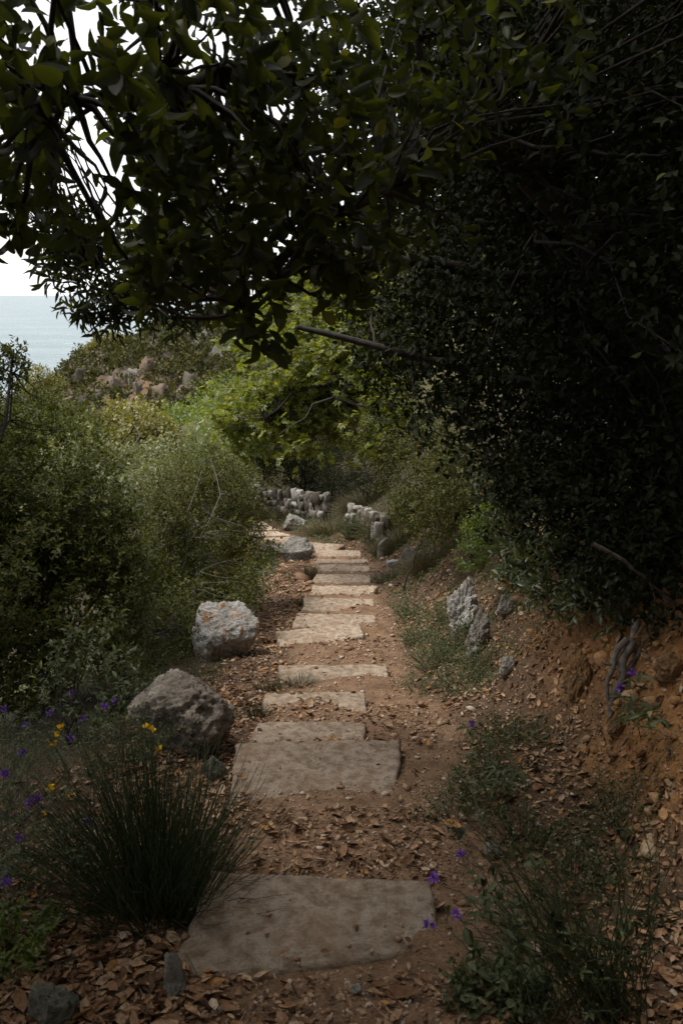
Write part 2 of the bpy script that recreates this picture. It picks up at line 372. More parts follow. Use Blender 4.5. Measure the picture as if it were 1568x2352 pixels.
def concrete_mat():
    m, nt, o = new_mat('sandy_concrete'); tc = nd(nt, 'ShaderNodeTexCoord')
    def noise(s, d=8., r=.6, vec=None):
        n = nd(nt, 'ShaderNodeTexNoise', Scale=s, Detail=d, Roughness=r); nt.links.new(vec or tc.outputs['Object'], n.inputs['Vector']); return n
    n1, n2, n3 = noise(4.5), noise(75., 8., .8), noise(17., 6., .65)
    mp = nd(nt, 'ShaderNodeMapping'); mp.inputs['Scale'].default_value = (4, 60, 4); nt.links.new(tc.outputs['Object'], mp.inputs['Vector'])
    n4 = noise(1.5, 4., .6, mp.outputs[0])
    cr = ramp(nt, [(.3, (.315, .25, .188)), (.5, (.42, .34, .265)), (.72, (.49, .41, .335))], n1.outputs['Fac'])
    c2 = ramp(nt, [(.34, (.55, .5, .46)), (.5, (1, 1, 1)), (.75, (1.12, 1.12, 1.12))], n2.outputs['Fac'])
    c3 = ramp(nt, [(.38, (.52, .43, .35)), (.56, (1, 1, 1))], n3.outputs['Fac'])
    a = nd(nt, 'ShaderNodeMix', data_type='RGBA', blend_type='MULTIPLY'); a.inputs['Factor'].default_value = .9
    nt.links.new(cr.outputs[0], a.inputs['A']); nt.links.new(c2.outputs[0], a.inputs['B'])
    b = nd(nt, 'ShaderNodeMix', data_type='RGBA', blend_type='MULTIPLY'); b.inputs['Factor'].default_value = .8
    nt.links.new(a.outputs['Result'], b.inputs['A']); nt.links.new(c3.outputs[0], b.inputs['B'])
    p = nd(nt, 'ShaderNodeBsdfPrincipled', Roughness=.92); p.inputs['Specular IOR Level'].default_value = .2
    oi = nd(nt, 'ShaderNodeObjectInfo'); tone = ramp(nt, [(0, (.82, .80, .78)), (1, (1.06, 1.04, 1.0))], oi.outputs['Random'])
    t2 = nd(nt, 'ShaderNodeMix', data_type='RGBA', blend_type='MULTIPLY'); t2.inputs['Factor'].default_value = 1; nt.links.new(b.outputs['Result'], t2.inputs['A']); nt.links.new(tone.outputs[0], t2.inputs['B'])
    n5 = noise(2.6, 9., .68); du = ramp(nt, [(.52, (0, 0, 0)), (.66, (.85, .85, .85))], n5.outputs['Fac'])
    t3 = nd(nt, 'ShaderNodeMix', data_type='RGBA'); nt.links.new(du.outputs[0], t3.inputs['Factor']); nt.links.new(t2.outputs['Result'], t3.inputs['A']); t3.inputs['B'].default_value = (.235, .15, .092, 1)
    nt.links.new(t3.outputs['Result'], p.inputs['Base Color'])
    ad = nd(nt, 'ShaderNodeMath', operation='ADD'); nt.links.new(n2.outputs['Fac'], ad.inputs[0]); nt.links.new(n4.outputs['Fac'], ad.inputs[1])
    ad2 = nd(nt, 'ShaderNodeMath', operation='ADD'); nt.links.new(ad.outputs[0], ad2.inputs[0]); nt.links.new(n3.outputs['Fac'], ad2.inputs[1])
    bm = nd(nt, 'ShaderNodeBump', Strength=.9, Distance=.012); nt.links.new(ad2.outputs[0], bm.inputs['Height']); nt.links.new(bm.outputs[0], p.inputs['Normal'])
    nt.links.new(p.outputs[0], o.inputs['Surface']); return m
def sea_mat():
    m, nt, o = new_mat('sea_water'); tc = nd(nt, 'ShaderNodeTexCoord')
    mp = nd(nt, 'ShaderNodeMapping'); mp.inputs['Scale'].default_value = (.010, .026, 1); nt.links.new(tc.outputs['Object'], mp.inputs['Vector'])
    n = nd(nt, 'ShaderNodeTexNoise', Scale=1., Detail=8., Roughness=.65); nt.links.new(mp.outputs[0], n.inputs['Vector'])
    mp2 = nd(nt, 'ShaderNodeMapping'); mp2.inputs['Scale'].default_value = (.0012, .004, 1); nt.links.new(tc.outputs['Object'], mp2.inputs['Vector'])
    n2 = nd(nt, 'ShaderNodeTexNoise', Scale=1., Detail=6.); nt.links.new(mp2.outputs[0], n2.inputs['Vector'])
    cr = ramp(nt, [(.35, (.07, .115, .13)), (.65, (.115, .165, .18))], n2.outputs['Fac'])
    fo = ramp(nt, [(.62, (0, 0, 0)), (.70, (1, 1, 1))], n.outputs['Fac'])
    mx = nd(nt, 'ShaderNodeMix', data_type='RGBA'); nt.links.new(fo.outputs[0], mx.inputs['Factor']); nt.links.new(cr.outputs[0], mx.inputs['A']); mx.inputs['B'].default_value = (.5, .56, .57, 1)
    p = nd(nt, 'ShaderNodeBsdfPrincipled', Roughness=.3, IOR=1.33); nt.links.new(mx.outputs['Result'], p.inputs['Base Color'])
    bm = nd(nt, 'ShaderNodeBump', Strength=1., Distance=9.); nt.links.new(n.outputs['Fac'], bm.inputs['Height']); nt.links.new(bm.outputs[0], p.inputs['Normal'])
    nt.links.new(p.outputs[0], o.inputs['Surface']); return m
M = dict(
 soil=soil_mat(), concrete=concrete_mat(), sea=sea_mat(),
 lich=rock_mat('lichen_limestone', (.29, .27, .24), (.44, .42, .39), (.55, .53, .50), (.33, .18, .09), .565),
 brown=rock_mat('brown_rock', (.16, .132, .105), (.29, .245, .20), (.43, .375, .315), (.08, .06, .045), .60),
 grey=rock_mat('grey_limestone', (.14, .125, .105), (.29, .268, .235), (.43, .41, .375), (.10, .11, .07), .62),
 moss=rock_mat('lichen_green_rock', (.10, .10, .07), (.175, .17, .13), (.27, .265, .215), (.27, .28, .2), .6),
 orange=rock_mat('orange_rock', (.22, .12, .05), (.36, .21, .10), (.42, .28, .16), (.16, .09, .04), .62),
 bark=plain_mat('dark_bark', (.022, .018, .014), (.055, .046, .037), 30),
 greybark=plain_mat('grey_bark', (.08, .07, .06), (.19, .175, .15), 40),
 root=plain_mat('weathered_root', (.05, .04, .033), (.20, .175, .15), 30, bump=1.),
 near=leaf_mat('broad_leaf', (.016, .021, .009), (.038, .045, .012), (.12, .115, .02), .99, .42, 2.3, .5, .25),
 narrow=leaf_mat('narrow_leaf', (.025, .034, .014), (.05, .062, .022), (.20, .18, .03), .985, .35, 1.5),
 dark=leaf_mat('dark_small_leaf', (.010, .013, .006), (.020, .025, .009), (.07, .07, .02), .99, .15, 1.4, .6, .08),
 olive=leaf_mat('olive_shrub_leaf', (.036, .046, .012), (.090, .100, .022), (.17, .12, .03), .985, .25, 1.3, .55, .18),
 twiggy=leaf_mat('dull_shrub_leaf', (.038, .043, .012), (.088, .092, .023), (.26, .12, .02), .992, .25, 1.3, .55, .18),
 yellowg=leaf_mat('yellow_green_leaf', (.11, .11, .025), (.20, .18, .045), None, 1, .3, 1.2),
 greyg=leaf_mat('grey_green_leaf', (.10, .115, .05), (.17, .18, .085), None, 1, .3, 1.2),
 bright=leaf_mat('bright_green_leaf', (.06, .095, .02), (.12, .16, .03), (.2, .18, .03), .98, .4, 1.5),
 fig=leaf_mat('fresh_green_leaf', (.10, .125, .028), (.18, .20, .045), (.26, .24, .03), .97, .42, 1.5),
 ivy=leaf_mat('glossy_climber_leaf', (.05, .07, .035), (.10, .12, .06), (.25, .12, .03), .975, .28, 1.3, .36),
 herb=leaf_mat('grey_herb_leaf', (.045, .06, .024), (.10, .115, .05), (.26, .22, .08), .985, .25, 1.3, .5, .3),
 broom=leaf_mat('rush_stem', (.025, .04, .016), (.05, .07, .024), (.09, .10, .03), .95, .12, 1.2),
 straw=leaf_mat('dead_straw', (.03, .026, .014), (.10, .082, .045), None, 1, .1, 1.2, .7, .1),
 grass=leaf_mat('dry_grass', (.10, .10, .045), (.19, .165, .08), (.26, .2, .10), .85, .3, 1.3),
 scrub=leaf_mat('hill_scrub_leaf', (.028, .032, .012), (.065, .064, .020), (.12, .105, .028), .86, .2, 1.2, .6, .15),
 litter=random_mat('fallen_leaf', [(0, (.08, .042, .023)), (.3, (.19, .10, .05)), (.6, (.31, .185, .105)), (.84, (.40, .285, .19)), (.95, (.38, .18, .05)), (1, (.5, .42, .33))]),
 chips=random_mat('stone_chip', [(0, (.17, .095, .055)), (.4, (.30, .185, .115)), (.75, (.40, .29, .20)), (1, (.50, .43, .36))], .9),
 wallstone=random_mat('grey_wall_stone', [(0, (.07, .06, .046)), (.4, (.14, .125, .105)), (.8, (.23, .21, .185)), (1, (.42, .40, .37))], .92),
 purple=random_mat('purple_petal', [(0, (.16, .05, .42)), (1, (.32, .14, .62))]),
 yellow=random_mat('yellow_petal', [(0, (.65, .36, .01)), (1, (.8, .52, .02))]),
 white=random_mat('white_floret', [(0, (.30, .31, .23)), (1, (.5, .5, .4))]),
)

# ------------------------------------------------------------------ setting: terrain and sea
def build_terrain():
    rr = np.concatenate([[.02], np.geomspace(.45, 5.5, 300), np.geomspace(5.5, 18, 340)[1:], np.geomspace(18, 75, 110)[1:], np.geomspace(75, 135, 110)[1:], np.geomspace(135, 900, 40)[1:]])
    aa = np.concatenate([np.linspace(-180, -62, 24)[:-1], np.linspace(-62, -30, 60)[:-1], np.linspace(-30, 30, 420), np.linspace(30, 62, 60)[1:], np.linspace(62, 180, 24)[1:-1]])
    A = np.radians(aa); Rr, AA = np.meshgrid(rr, A, indexing='ij'); x = Rr * np.sin(AA); y = Rr * np.cos(AA); z = H(x, y)
    n, m = x.shape; idx = np.arange(n * m).reshape(n, m); i2 = np.roll(idx, -1, 1)
    F = np.stack([idx[:-1], idx[1:], i2[1:], i2[:-1]], -1).reshape(-1, 4)
    u = x - np.interp(y, PY, PX); rad = np.hypot(x, y)
    path = np.array([.215, .136, .084]); humus = np.array([.105, .068, .042]); orange = np.array([.33, .165, .065]); rockc = np.array([.12, .10, .075]); olive = np.array([.085, .08, .035])
    nz = fbm2(x * 1.3, y * 1.3, 4, 9)
    wpath = sstep(-.50, -.30, u) * sstep(np.interp(y, [4, 7], [.78, .62]), np.interp(y, [4, 7], [.52, .40]), u + nz * .2)
    wpath = wpath * (.25 + .75 * sstep(14.3, 12.6, y))
    col = humus[None, None] * np.ones(x.shape + (3,))
    wo = sstep(1.0, 1.35, u + nz * .35) * sstep(5.6, 4.2, y) * sstep(-.35, .1, nz + .25) * sstep(-.55, -.9, z)
    col = col * (1 - wo[..., None]) + orange * wo[..., None]
    col = col * (1 - wpath[..., None]) + path * wpath[..., None]
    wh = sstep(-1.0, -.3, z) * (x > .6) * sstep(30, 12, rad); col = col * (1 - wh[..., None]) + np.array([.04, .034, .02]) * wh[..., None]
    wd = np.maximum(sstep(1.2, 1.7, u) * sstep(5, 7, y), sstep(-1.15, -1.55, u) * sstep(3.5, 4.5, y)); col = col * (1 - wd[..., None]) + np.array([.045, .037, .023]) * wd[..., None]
    wg = sstep(16, 24, rad); col = col * (1 - wg[..., None]) + olive * wg[..., None]
    nf = fbm2(x * .1, y * .1, 4, 71); nf2 = fbm2(x * .35, y * .3, 3, 72)
    rc = rockc * (1 + .35 * nf2[..., None]) + np.array([.06, 0, -.03]) * nf[..., None]
    wr = sstep(52, 70, rad) * sstep(.35, .1, np.arctan2(x, y)); col = col * (1 - wr[..., None]) + np.clip(rc, .05, .6) * wr[..., None]
    crack = np.exp(-(((x - .42) / .2) ** 2 + ((y - 3.05) / .45) ** 2))
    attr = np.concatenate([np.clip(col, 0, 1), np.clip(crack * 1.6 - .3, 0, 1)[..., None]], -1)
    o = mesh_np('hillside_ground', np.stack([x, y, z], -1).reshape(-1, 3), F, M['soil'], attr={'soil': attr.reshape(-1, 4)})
    tag(o, kind='structure')
build_terrain()
def build_sea():
    rr = np.geomspace(60, 140000, 60); aa = np.radians(np.linspace(-180, 180, 97)[:-1]); Rr, AA = np.meshgrid(rr, aa, indexing='ij')
    n, m = Rr.shape; idx = np.arange(n * m).reshape(n, m); i2 = np.roll(idx, -1, 1)
    F = np.stack([idx[:-1], idx[1:], i2[1:], i2[:-1]], -1).reshape(-1, 4)
    o = mesh_np('sea', np.stack([Rr * np.sin(AA), Rr * np.cos(AA), np.full_like(Rr, -150)], -1).reshape(-1, 3), F, M['sea'])
    tag(o, kind='structure')
build_sea()

# ------------------------------------------------------------------ steps
def build_step(k, z, q, lab):
    far = q[0][1] > 6; nu, nv = (90, 50) if not far else (80, 24)
    uu, vv = np.meshgrid(np.linspace(0, 1, nu), np.linspace(0, 1, nv), indexing='ij')
    fl, fr, nr, nl = [np.array(c) for c in q]
    P = ((1 - uu) * (1 - vv))[..., None] * fl + (uu * (1 - vv))[..., None] * fr + (uu * vv)[..., None] * nr + ((1 - uu) * vv)[..., None] * nl
    x, y = P[..., 0].copy(), P[..., 1].copy()
    amp = .012 if not far else .02
    ex = fbm2(x * 3 + k, y * 6, 4, 31 + k); ey = fbm2(x * 6, y * 3 + k, 4, 51 + k)
    edge = np.minimum(np.minimum(uu, 1 - uu) * 6, np.minimum(vv, 1 - vv) * 4)
    wE = np.clip(1 - edge, 0, 1)
    x += wE * ex * amp * 2.2; y += wE * ey * amp * 1.6
    fine = fbm2(x * 30, y * 30, 3, 91) * .004
    W = np.linalg.norm(fr - fl); Dp = np.linalg.norm(nl - fl)
    de = np.minimum(np.minimum(uu, 1 - uu) * W, vv * Dp); de = np.minimum(de, (1 - vv) * Dp)
    rd = .014; rnd = np.where(de < rd, rd - np.sqrt(np.maximum(rd * rd - (rd - de) ** 2, 0)), 0) + np.clip(-fbm2(x * 14, y * 14, 3, 95) - .15, 0, 1) * .03 * np.clip(1 - de / .05, 0, 1)
    zt = z + fbm2(x * 3, y * 3, 4, 77 + k) * .007 + fine - rnd
    if k == 1: zt = zt - .006 * np.exp(-((vv - .16) / .018) ** 2) - .007 * sstep(.15, .0, vv)
    if k == 10: zt = zt - .018 * np.exp(-((uu - .36 - .05 * np.sin(vv * 7) - .03 * fbm2(x * 9, y * 9, 2, 5)) / .016) ** 2)
    top = np.stack([x, y, zt], -1).reshape(-1, 3)
    idx = np.arange(nu * nv).reshape(nu, nv)
    F = np.stack([idx[:-1, :-1], idx[:-1, 1:], idx[1:, 1:], idx[1:, :-1]], -1).reshape(-1, 4)
    ring = np.concatenate([idx[:, 0], idx[-1, 1:], idx[-2::-1, -1], idx[0, -2:0:-1]])
    V = [top]; base = len(top); prev = ring; n = len(ring)
    for s in (.03, .07, .12, .18):
        r = top[ring].copy(); r[:, 2] -= s
        c = top[ring].mean(0); dxy = nrm((r - c) * [1, 1, 0])
        r += dxy * (fbm(r * 18, 3, 13 + k)[:, None] * .022)
        cur = np.arange(n) + base; base += n; V.append(r)
        F = np.concatenate([F, np.stack([prev, np.roll(prev, -1), np.roll(cur, -1), cur], -1)]); prev = cur
    V = np.concatenate(V); org = np.array([q[0][0] * .5 + q[2][0] * .5, q[0][1] * .5 + q[2][1] * .5, z])
    o = mesh_np('step_slab', V - org, F, M['concrete']); o.location = tuple(org)
    tag(o, lab, 'step', 'concrete steps down the path')
for k, (z, q, lab) in enumerate(SL): build_step(k, z, q, lab)

# ------------------------------------------------------------------ rocks
def rock_dirs(sub):
    bm = bmesh.new(); bmesh.ops.create_icosphere(bm, subdivisions=sub, radius=1); bm.verts.ensure_lookup_table()
    V = np.array([v.co[:] for v in bm.verts]); F = np.array([[v.index for v in f.verts] for f in bm.faces]); bm.free(); return nrm(V), F
ICO = {s: rock_dirs(s) for s in (1, 2, 3, 4, 5, 6)}
def rock_shape(sub, seed, size, planes=16, rough=.10, freq=2.5, soft=22):
    D, F = ICO[sub]; r = np.random.default_rng(seed); n = nrm(r.normal(size=(planes, 3))); d = r.uniform(.50, 1.0, planes)
    dot = D @ n.T; t = np.where(dot > .05, d / np.maximum(dot, .05), 1e3); t = np.minimum(t, 1.35)
    rad = ((t ** -soft).sum(1)) ** (-1 / soft); V = D * rad[:, None]
    if rough: 
        f = fbm(V * freq + seed, 5, seed); f2 = 1 - np.abs(fbm(V * freq * 1.7 + seed, 5, seed + 3, .62)) * 2; V = V * (1 + rough * f + rough * .8 * (f2 - .6))[:, None]
    return V * np.array(size), F
def rock(X0, Y0, X1, Y1, seed, mat, label, name='boulder', cat='boulder', depth=.8, d=None, sub=5, rough=.2, planes=16, group=None, sink=.3, rot=0):
    if d is None:
        b = ground((X0 + X1) / 2, Y1 - .12 * (Y1 - Y0))
    else: b = at((X0 + X1) / 2, Y1, d)
    ax = b[1] * cp - b[2] * sp; s = ax * 682 / 1568 / FPX
    w = (X1 - X0) * s / 2; h = (Y1 - Y0) * s / (2 - sink * 1.2) * 1.0
    V, F = rock_shape(sub, seed, (1, 1, 1), planes, rough); V = (V - (V.max(0) + V.min(0)) / 2) / ((V.max(0) - V.min(0)) / 2) * np.array([w, w * depth, h])
    c, sn = math.cos(rot), math.sin(rot)
    o = mesh_np(name, V, F, M[mat]); o.location = (float(b[0]), float(b[1] + w * depth * .3), float(b[2] + h * (1 - sink * 1.3)))
    return tag(o, label, cat, group)
rock(440, 1402, 596, 1528, 19, 'lich', 'pale boulder with orange lichen on top, left of the skewed step', depth=.85, sub=6, rough=.11, sink=.42, planes=9)
rock(282, 1580, 546, 1745, 23, 'brown', 'big brown boulder behind the broom tussock, dark on its right side', depth=.8, sub=6, rough=.22, planes=11)
rock(638, 1240, 722, 1294, 5, 'grey', 'grey and tan boulder at the bend, left of the last straight step', depth=.8, rough=.2)
rock(598, 1245, 650, 1284, 8, 'grey', 'low jagged rock just left of the grey and tan boulder', rough=.25)
rock(562, 1238, 600, 1262, 81, 'grey', 'small pale rock under the first slab after the bend', rough=.25, sub=4)
rock(466, 1738, 524, 1800, 31, 'moss', 'small green lichened stone between broom tussock and thick square step', 'stone', 'stone', rough=.15)
rock(1026, 1340, 1108, 1462, 144, 'lich', 'tall grey limestone outcrop standing in the right bank', 'rock_outcrop', 'rock', depth=.9, rough=.42, sub=6, sink=.5, planes=26)
rock(1066, 1405, 1130, 1520, 243, 'grey', 'lower grey outcrop half buried in weeds beneath the tall one', 'rock_outcrop', 'rock', depth=.9, rough=.42, sub=6, sink=.5, planes=26)
rock(1140, 1365, 1185, 1425, 45, 'grey', 'grey stone lodged in the bank right of the tall outcrop', 'stone', 'stone', rough=.25)
rock(1145, 1510, 1185, 1560, 46, 'grey', 'pale stone at the foot of the bank below the tall outcrop', 'stone', 'stone', rough=.22)
rock(918, 1262, 972, 1310, 47, 'grey', 'squat grey rock on the bank right of the far flight', 'stone', 'stone', rough=.22)
rock(885, 1290, 915, 1316, 48, 'lich', 'small pinkish stone below the squat grey rock', 'stone', 'stone', rough=.2, sub=4)
rock(866, 1238, 890, 1290, 49, 'grey', 'upright pale stone at the end of the right wall', 'stone', 'stone', rough=.2, sub=4)
rock(648, 1184, 706, 1226, 50, 'grey', 'pale tilted rock in the grass below the left wall', 'stone', 'stone', rough=.25)
rock(55, 2270, 175, 2380, 51, 'moss', 'mossy stone in the bottom left corner among dead leaves', 'stone', 'stone', rough=.2, sink=.6)
rock(372, 2190, 430, 2300, 52, 'grey', 'slanted grey stone against the left edge of the nearest step', 'stone', 'stone', depth=1.2, rough=.15, sink=.6)
rock(1290, 1490, 1360, 1610, 53, 'orange', 'large orange stained rock bulging from the earth bank', 'stone', 'stone', rough=.32, planes=8)
rock(1440, 1440, 1500, 1500, 54, 'orange', 'orange rock above the exposed root in the bank', 'stone', 'stone', rough=.32, planes=8)
rock(1390, 1640, 1440, 1700, 55, 'orange', 'pointed orange stone just below the exposed root', 'stone', 'stone', rough=.32, planes=8)
rock(1500, 1500, 1568, 1580, 56, 'orange', 'blocky orange rock at the right edge of the bank', 'stone', 'stone', rough=.32, planes=8)
rock(1110, 1940, 1165, 1975, 57, 'grey', 'flat pale stone among the dead leaves below the bank', 'stone', 'stone', rough=.15, sub=4)
rock(805, 2262, 832, 2290, 58, 'lich', 'squarish pale stone lying in front of the nearest step', 'stone', 'stone', rough=.12, sub=4)
def wall(name, label, pts, hh, n, seed, mat, d=.07):
    r = np.random.default_rng(seed); acc = Acc(); pts = np.array(pts, float)
    seg = np.concatenate([[0], np.cumsum(np.linalg.norm(np.diff(pts, axis=0), axis=1))])
    for course in range(3):
        s = 0
        while s < seg[-1]:
            w = r.uniform(.04, .16); p = np.array([np.interp(s + w / 2, seg, pts[:, k]) for k in range(3)])
            tdir = np.array([np.interp(s + w / 2 + .05, seg, pts[:, k]) - np.interp(s + w / 2 - .05, seg, pts[:, k]) for k in range(3)]); a = math.atan2(tdir[1], tdir[0])
            h = hh / 3 * r.uniform(.55, 1.75)
            D_, F = ICO[2]; V = np.sign(D_) * np.abs(D_) ** .30; V = (V * .92 + fbm(D_ * 2.6 + r.uniform(0, 99), 3, 3)[:, None] * .42) * np.array([w * .55, d, h * .52]) * (1 + r.normal(0, .12, 3))
            t = r.normal(0, .28); V = np.stack([V[:, 0] * math.cos(t) - V[:, 2] * math.sin(t), V[:, 1], V[:, 0] * math.sin(t) + V[:, 2] * math.cos(t)], -1)
            V = np.stack([V[:, 0] * math.cos(a) - V[:, 1] * math.sin(a), V[:, 0] * math.sin(a) + V[:, 1] * math.cos(a), V[:, 2]], -1)
            out_ = np.array([math.sin(a), -math.cos(a), 0]) * (r.uniform(-.05, .07) - course * .03)
            acc.add(V + p + out_ + [0, 0, hh / 3 * (course + .4) + r.normal(0, .02)], F); s += w * .92
    o = acc.build(name, M['wallstone'], smooth=False, org=pts[0]); return tag(o, label, 'wall')
wall('dry_stone_wall', 'low dry stone retaining wall of upright grey stones beyond the bend', [at(556, 1172, 19.0), at(650, 1180, 18.4), at(742, 1194, 17.4)], .54, 40, 3, 'grey')
wall('dry_stone_wall', 'crumbling pale stone wall half hidden by grass right of the landing', [at(800, 1212, 16.2), at(840, 1226, 14.6), at(870, 1246, 13.2)], .44, 30, 4, 'grey')

# ------------------------------------------------------------------ plants
def tips_in(blobs, n, r, shell=.6, freq=2.2, thr=-.15, seed=0):
    b = np.array([np.concatenate([np.atleast_1d(x) for x in bl]) for bl in blobs], float)     # x y z r [zscale]
    w = b[:, 3] ** 2; w /= w.sum(); out_ = []; cen = []; need = n
    while need > 0:
        k = r.choice(len(b), need * 2, p=w); d = nrm(r.normal(size=(need * 2, 3))); rad = r.random(need * 2) ** (1 / 3 * shell)
        zs = b[k, 4] if b.shape[1] > 4 else np.ones(len(k))
        p = b[k, :3] + d * (rad * b[k, 3])[:, None] * np.stack([np.ones(len(k)), np.ones(len(k)), zs], -1)
        ok = fbm(p * freq, 3, seed) + r.normal(0, .06, len(p)) > thr
        out_.append(p[ok]); cen.append(b[k[ok], :3]); need = n - sum(len(q) for q in out_)
    return np.concatenate(out_)[:n], np.concatenate(cen)[:n]
def shoots(acc, P, Dr, r, lpt, sl, L, W, T, spread=.9, normup=.5, jit=.35):
    n = len(P); Dr = nrm(Dr); ref = np.where(np.abs(Dr[:, 2:3]) > .9, [[1., 0, 0]], [[0, 0, 1.]]); A = nrm(np.cross(Dr, ref)); B = np.cross(Dr, A)
    ph0 = r.uniform(0, 6.28, n)
    for k in range(lpt):
        t = (k + .5) / lpt; ph = ph0 + 2.4 * k
        rad = np.cos(ph)[:, None] * A + np.sin(ph)[:, None] * B
        pos = P + Dr * (sl * (t - .6)) + r.normal(0, .004, (n, 3))
        dr = Dr * (.35 + .7 * t) + rad * spread + r.normal(0, jit, (n, 3)) * .5
        nn = Dr * (1 - normup) + np.array([0, 0, 1.]) * normup + r.normal(0, jit, (n, 3))
        s = r.uniform(.65, 1.2, n)
        add_leaves(acc, pos, dr, nn, L * s, W * s, T[k % len(T)] if isinstance(T, list) else T)
def plant(name, label, cat, base, blobs, n, lpt, sl, L, W, T, leaf, bark='bark', seed=1, shell=.6, thr=-.15, freq=2.2, up=.35, stems=8, twigs=150, r0=.03, group=None, spread=.9, stem_name='trunk', crown='crown', normup=.5, extra_limbs=(), wob=.03, drop=0, shade=None):
    r = np.random.default_rng(seed); base = np.array(base, float); t = thing(name, label, cat, group, base)
    P, cen = tips_in(blobs, n, r, shell, freq, thr, seed)
    P = P + (P - cen) * (r.random((n, 1)) ** 4 * .45)
    Dr = nrm(P - cen) * .7 + np.array([0, 0, up]) + r.normal(0, .35, P.shape)
    acc = Acc(); shoots(acc, P, Dr, r, lpt, sl, L, W, T, spread, normup)
    if shade:  # extra leaves outside the view, merged into the crown to block light
        P3, c3 = tips_in(shade[0], shade[1], r, .8, 1.2, -.5, seed + 1); D3 = nrm(P3 - c3) + r.normal(0, .4, P3.shape); shoots(acc, P3, D3, r, lpt, sl * 1.3, L * shade[2], W * shade[2], T_MED, spread, normup)
    acc.build(crown, M[leaf], t)
    acc = Acc(); cs = np.array([bl[0] for bl in blobs]); limbs = []
    for k in range(stems):
        c = cs[k % len(cs)] + r.normal(0, .12, 3) * blobs[k % len(cs)][1]
        ln = np.linalg.norm(c - base); l = curve(base + r.normal(0, r0 * .8, 3) * [1, 1, 0], c, r.normal(0, .10, 3) * ln + [0, 0, drop + .06 * ln], 9, wob * min(ln, 2), int(r.integers(1e6)))
        limbs.append(l); tube(acc, l, np.linspace(r0, r0 * .3, 9) * r.uniform(.7, 1.1), 6)
    for pts, rads in extra_limbs: 
        tube(acc, pts, rads, 7); limbs.append(np.asarray(pts))
    if limbs and twigs:
        LP = np.concatenate([l[3:] for l in limbs]); sel = r.choice(n, min(twigs, n), replace=False)
        for p in P[sel]:
            dd = np.linalg.norm(LP - p, axis=1); q = LP[np.argmin(dd + r.uniform(0, .25, len(dd)) * dd.min())]; ln = np.linalg.norm(p - q)
            tube(acc, curve(q, p, r.normal(0, .12, 3) * ln, 6, .02 * ln, int(r.integers(1e6))), np.linspace(max(.0035, r0 * .22), max(.0012, r0 * .05), 6), 4)
    acc.build(stem_name, M[bark], t); return t
def B(X, Y, d, r, zs=1.): return (at(X, Y, d), r, zs)

# the broad-leaved tree over the camera
rr_ = np.random.default_rng(5)
nb = [B(70, 110, 2.2, .30), B(-60, 40, 2.2, .3), B(30, 390, 2.4, .17), B(250, 90, 2.3, .38), B(190, 330, 2.4, .24), B(430, 150, 2.5, .42), B(370, 400, 2.5, .33), B(570, 250, 2.8, .5),
      B(300, 510, 2.6, .17), B(480, 540, 2.7, .26), B(600, 560, 2.9, .28), B(680, 380, 3.2, .5), B(620, 690, 2.9, .17), B(560, 770, 2.8, .10), B(545, 850, 2.75, .07), B(575, 880, 2.75, .045),
      B(680, 570, 3.1, .22), B(440, 660, 2.8, .12), B(380, 580, 2.7, .16), B(40, 480, 2.3, .06), B(650, 760, 3., .09), B(800, 200, 3.4, .6), B(950, 80, 3.4, .6)]
lim = at(1500, 300, 3.2)
over = [(np.array([x, y, z]), .62, .7) for x, y, z in ((-.7, 1.2, 1.55), (.3, 1.3, 1.7), (1.1, 1.2, 1.6), (-.2, .3, 1.7), (.9, .2, 1.5), (-1., .2, 1.6), (1.7, 1., 1.3), (0, -.8, 1.6), (1.1, -.9, 1.5), (-.9, -.9, 1.6), (1.9, 0, 1.2), (1.2, 2.4, 2.0), (-1.8, .6, 1.6), (2.6, 1.2, 1.9), (2.8, 2.6, 2.4), (3., 0, 1.8), (2.6, -1.2, 2.), (-1.2, 3.7, 2.7), (-.1, 3.7, 2.7), (-1.0, 2.9, 2.5))]  # unseen overhead leaf clumps, added to darken the foreground
shade_curtain = [(np.array([2.9 * math.sin(a), .2 - 2.9 * abs(math.cos(a)) * (1 if abs(a) < 1.7 else 0), z]), .95, 1.) for a in np.linspace(-1.75, 1.75, 8) for z in (-.9, .3, 1.5)] + [(np.array([x, y, 2.1]), 1.0, .6) for x in (-2, 0, 2) for y in (-2.2, -.8)] + [(np.array([-1.9 - .42 * y, y, z]), .85, 1.) for y in (.4, 1.5, 2.6, 3.7, 4.8, 5.9) for z in (-.4, .6, 1.6, 2.6)] + [(np.array([-1.7, y, 1.9]), .8, .6) for y in (.6, 1.8)]  # unseen leaf curtain behind and left of the camera, added to block sky light
tb = g(2.35, 1.9)
limbs = [(curve(tb, at(1250, -420, 2.8), np.array([.1, 0, .3]), 10, .03, 1), np.linspace(.13, .06, 10)), (curve(at(1250, -420, 2.8), at(420, 60, 2.6), np.array([0, 0, .12]), 10, .02, 2), np.linspace(.06, .018, 10)),
         (curve(at(1000, 330, 3.3), at(560, 700, 2.95), np.array([0, 0, .1]), 9, .02, 3), np.linspace(.03, .008, 9)), (curve(at(700, 190, 2.8), at(90, 250, 2.3), np.array([0, 0, .08]), 9, .015, 4), np.linspace(.02, .006, 9)),
         (curve(tb, np.array([.3, -.2, 1.7]), np.array([.2, 0, .7]), 9, .03, 6), np.linspace(.11, .03, 9))]
plant('broad_leaved_tree', 'broad leaved tree hanging dark over the top left, its leaves glowing green against the sky', 'tree', tb, nb, 700, 6, .12, .068, .035, T_BIGS, 'near', seed=3, shell=.75, thr=-.04, freq=4.4, up=-.45, stems=0, twigs=240, r0=.05, extra_limbs=limbs, normup=.35, shade=(over + shade_curtain, 17500, 1.5))

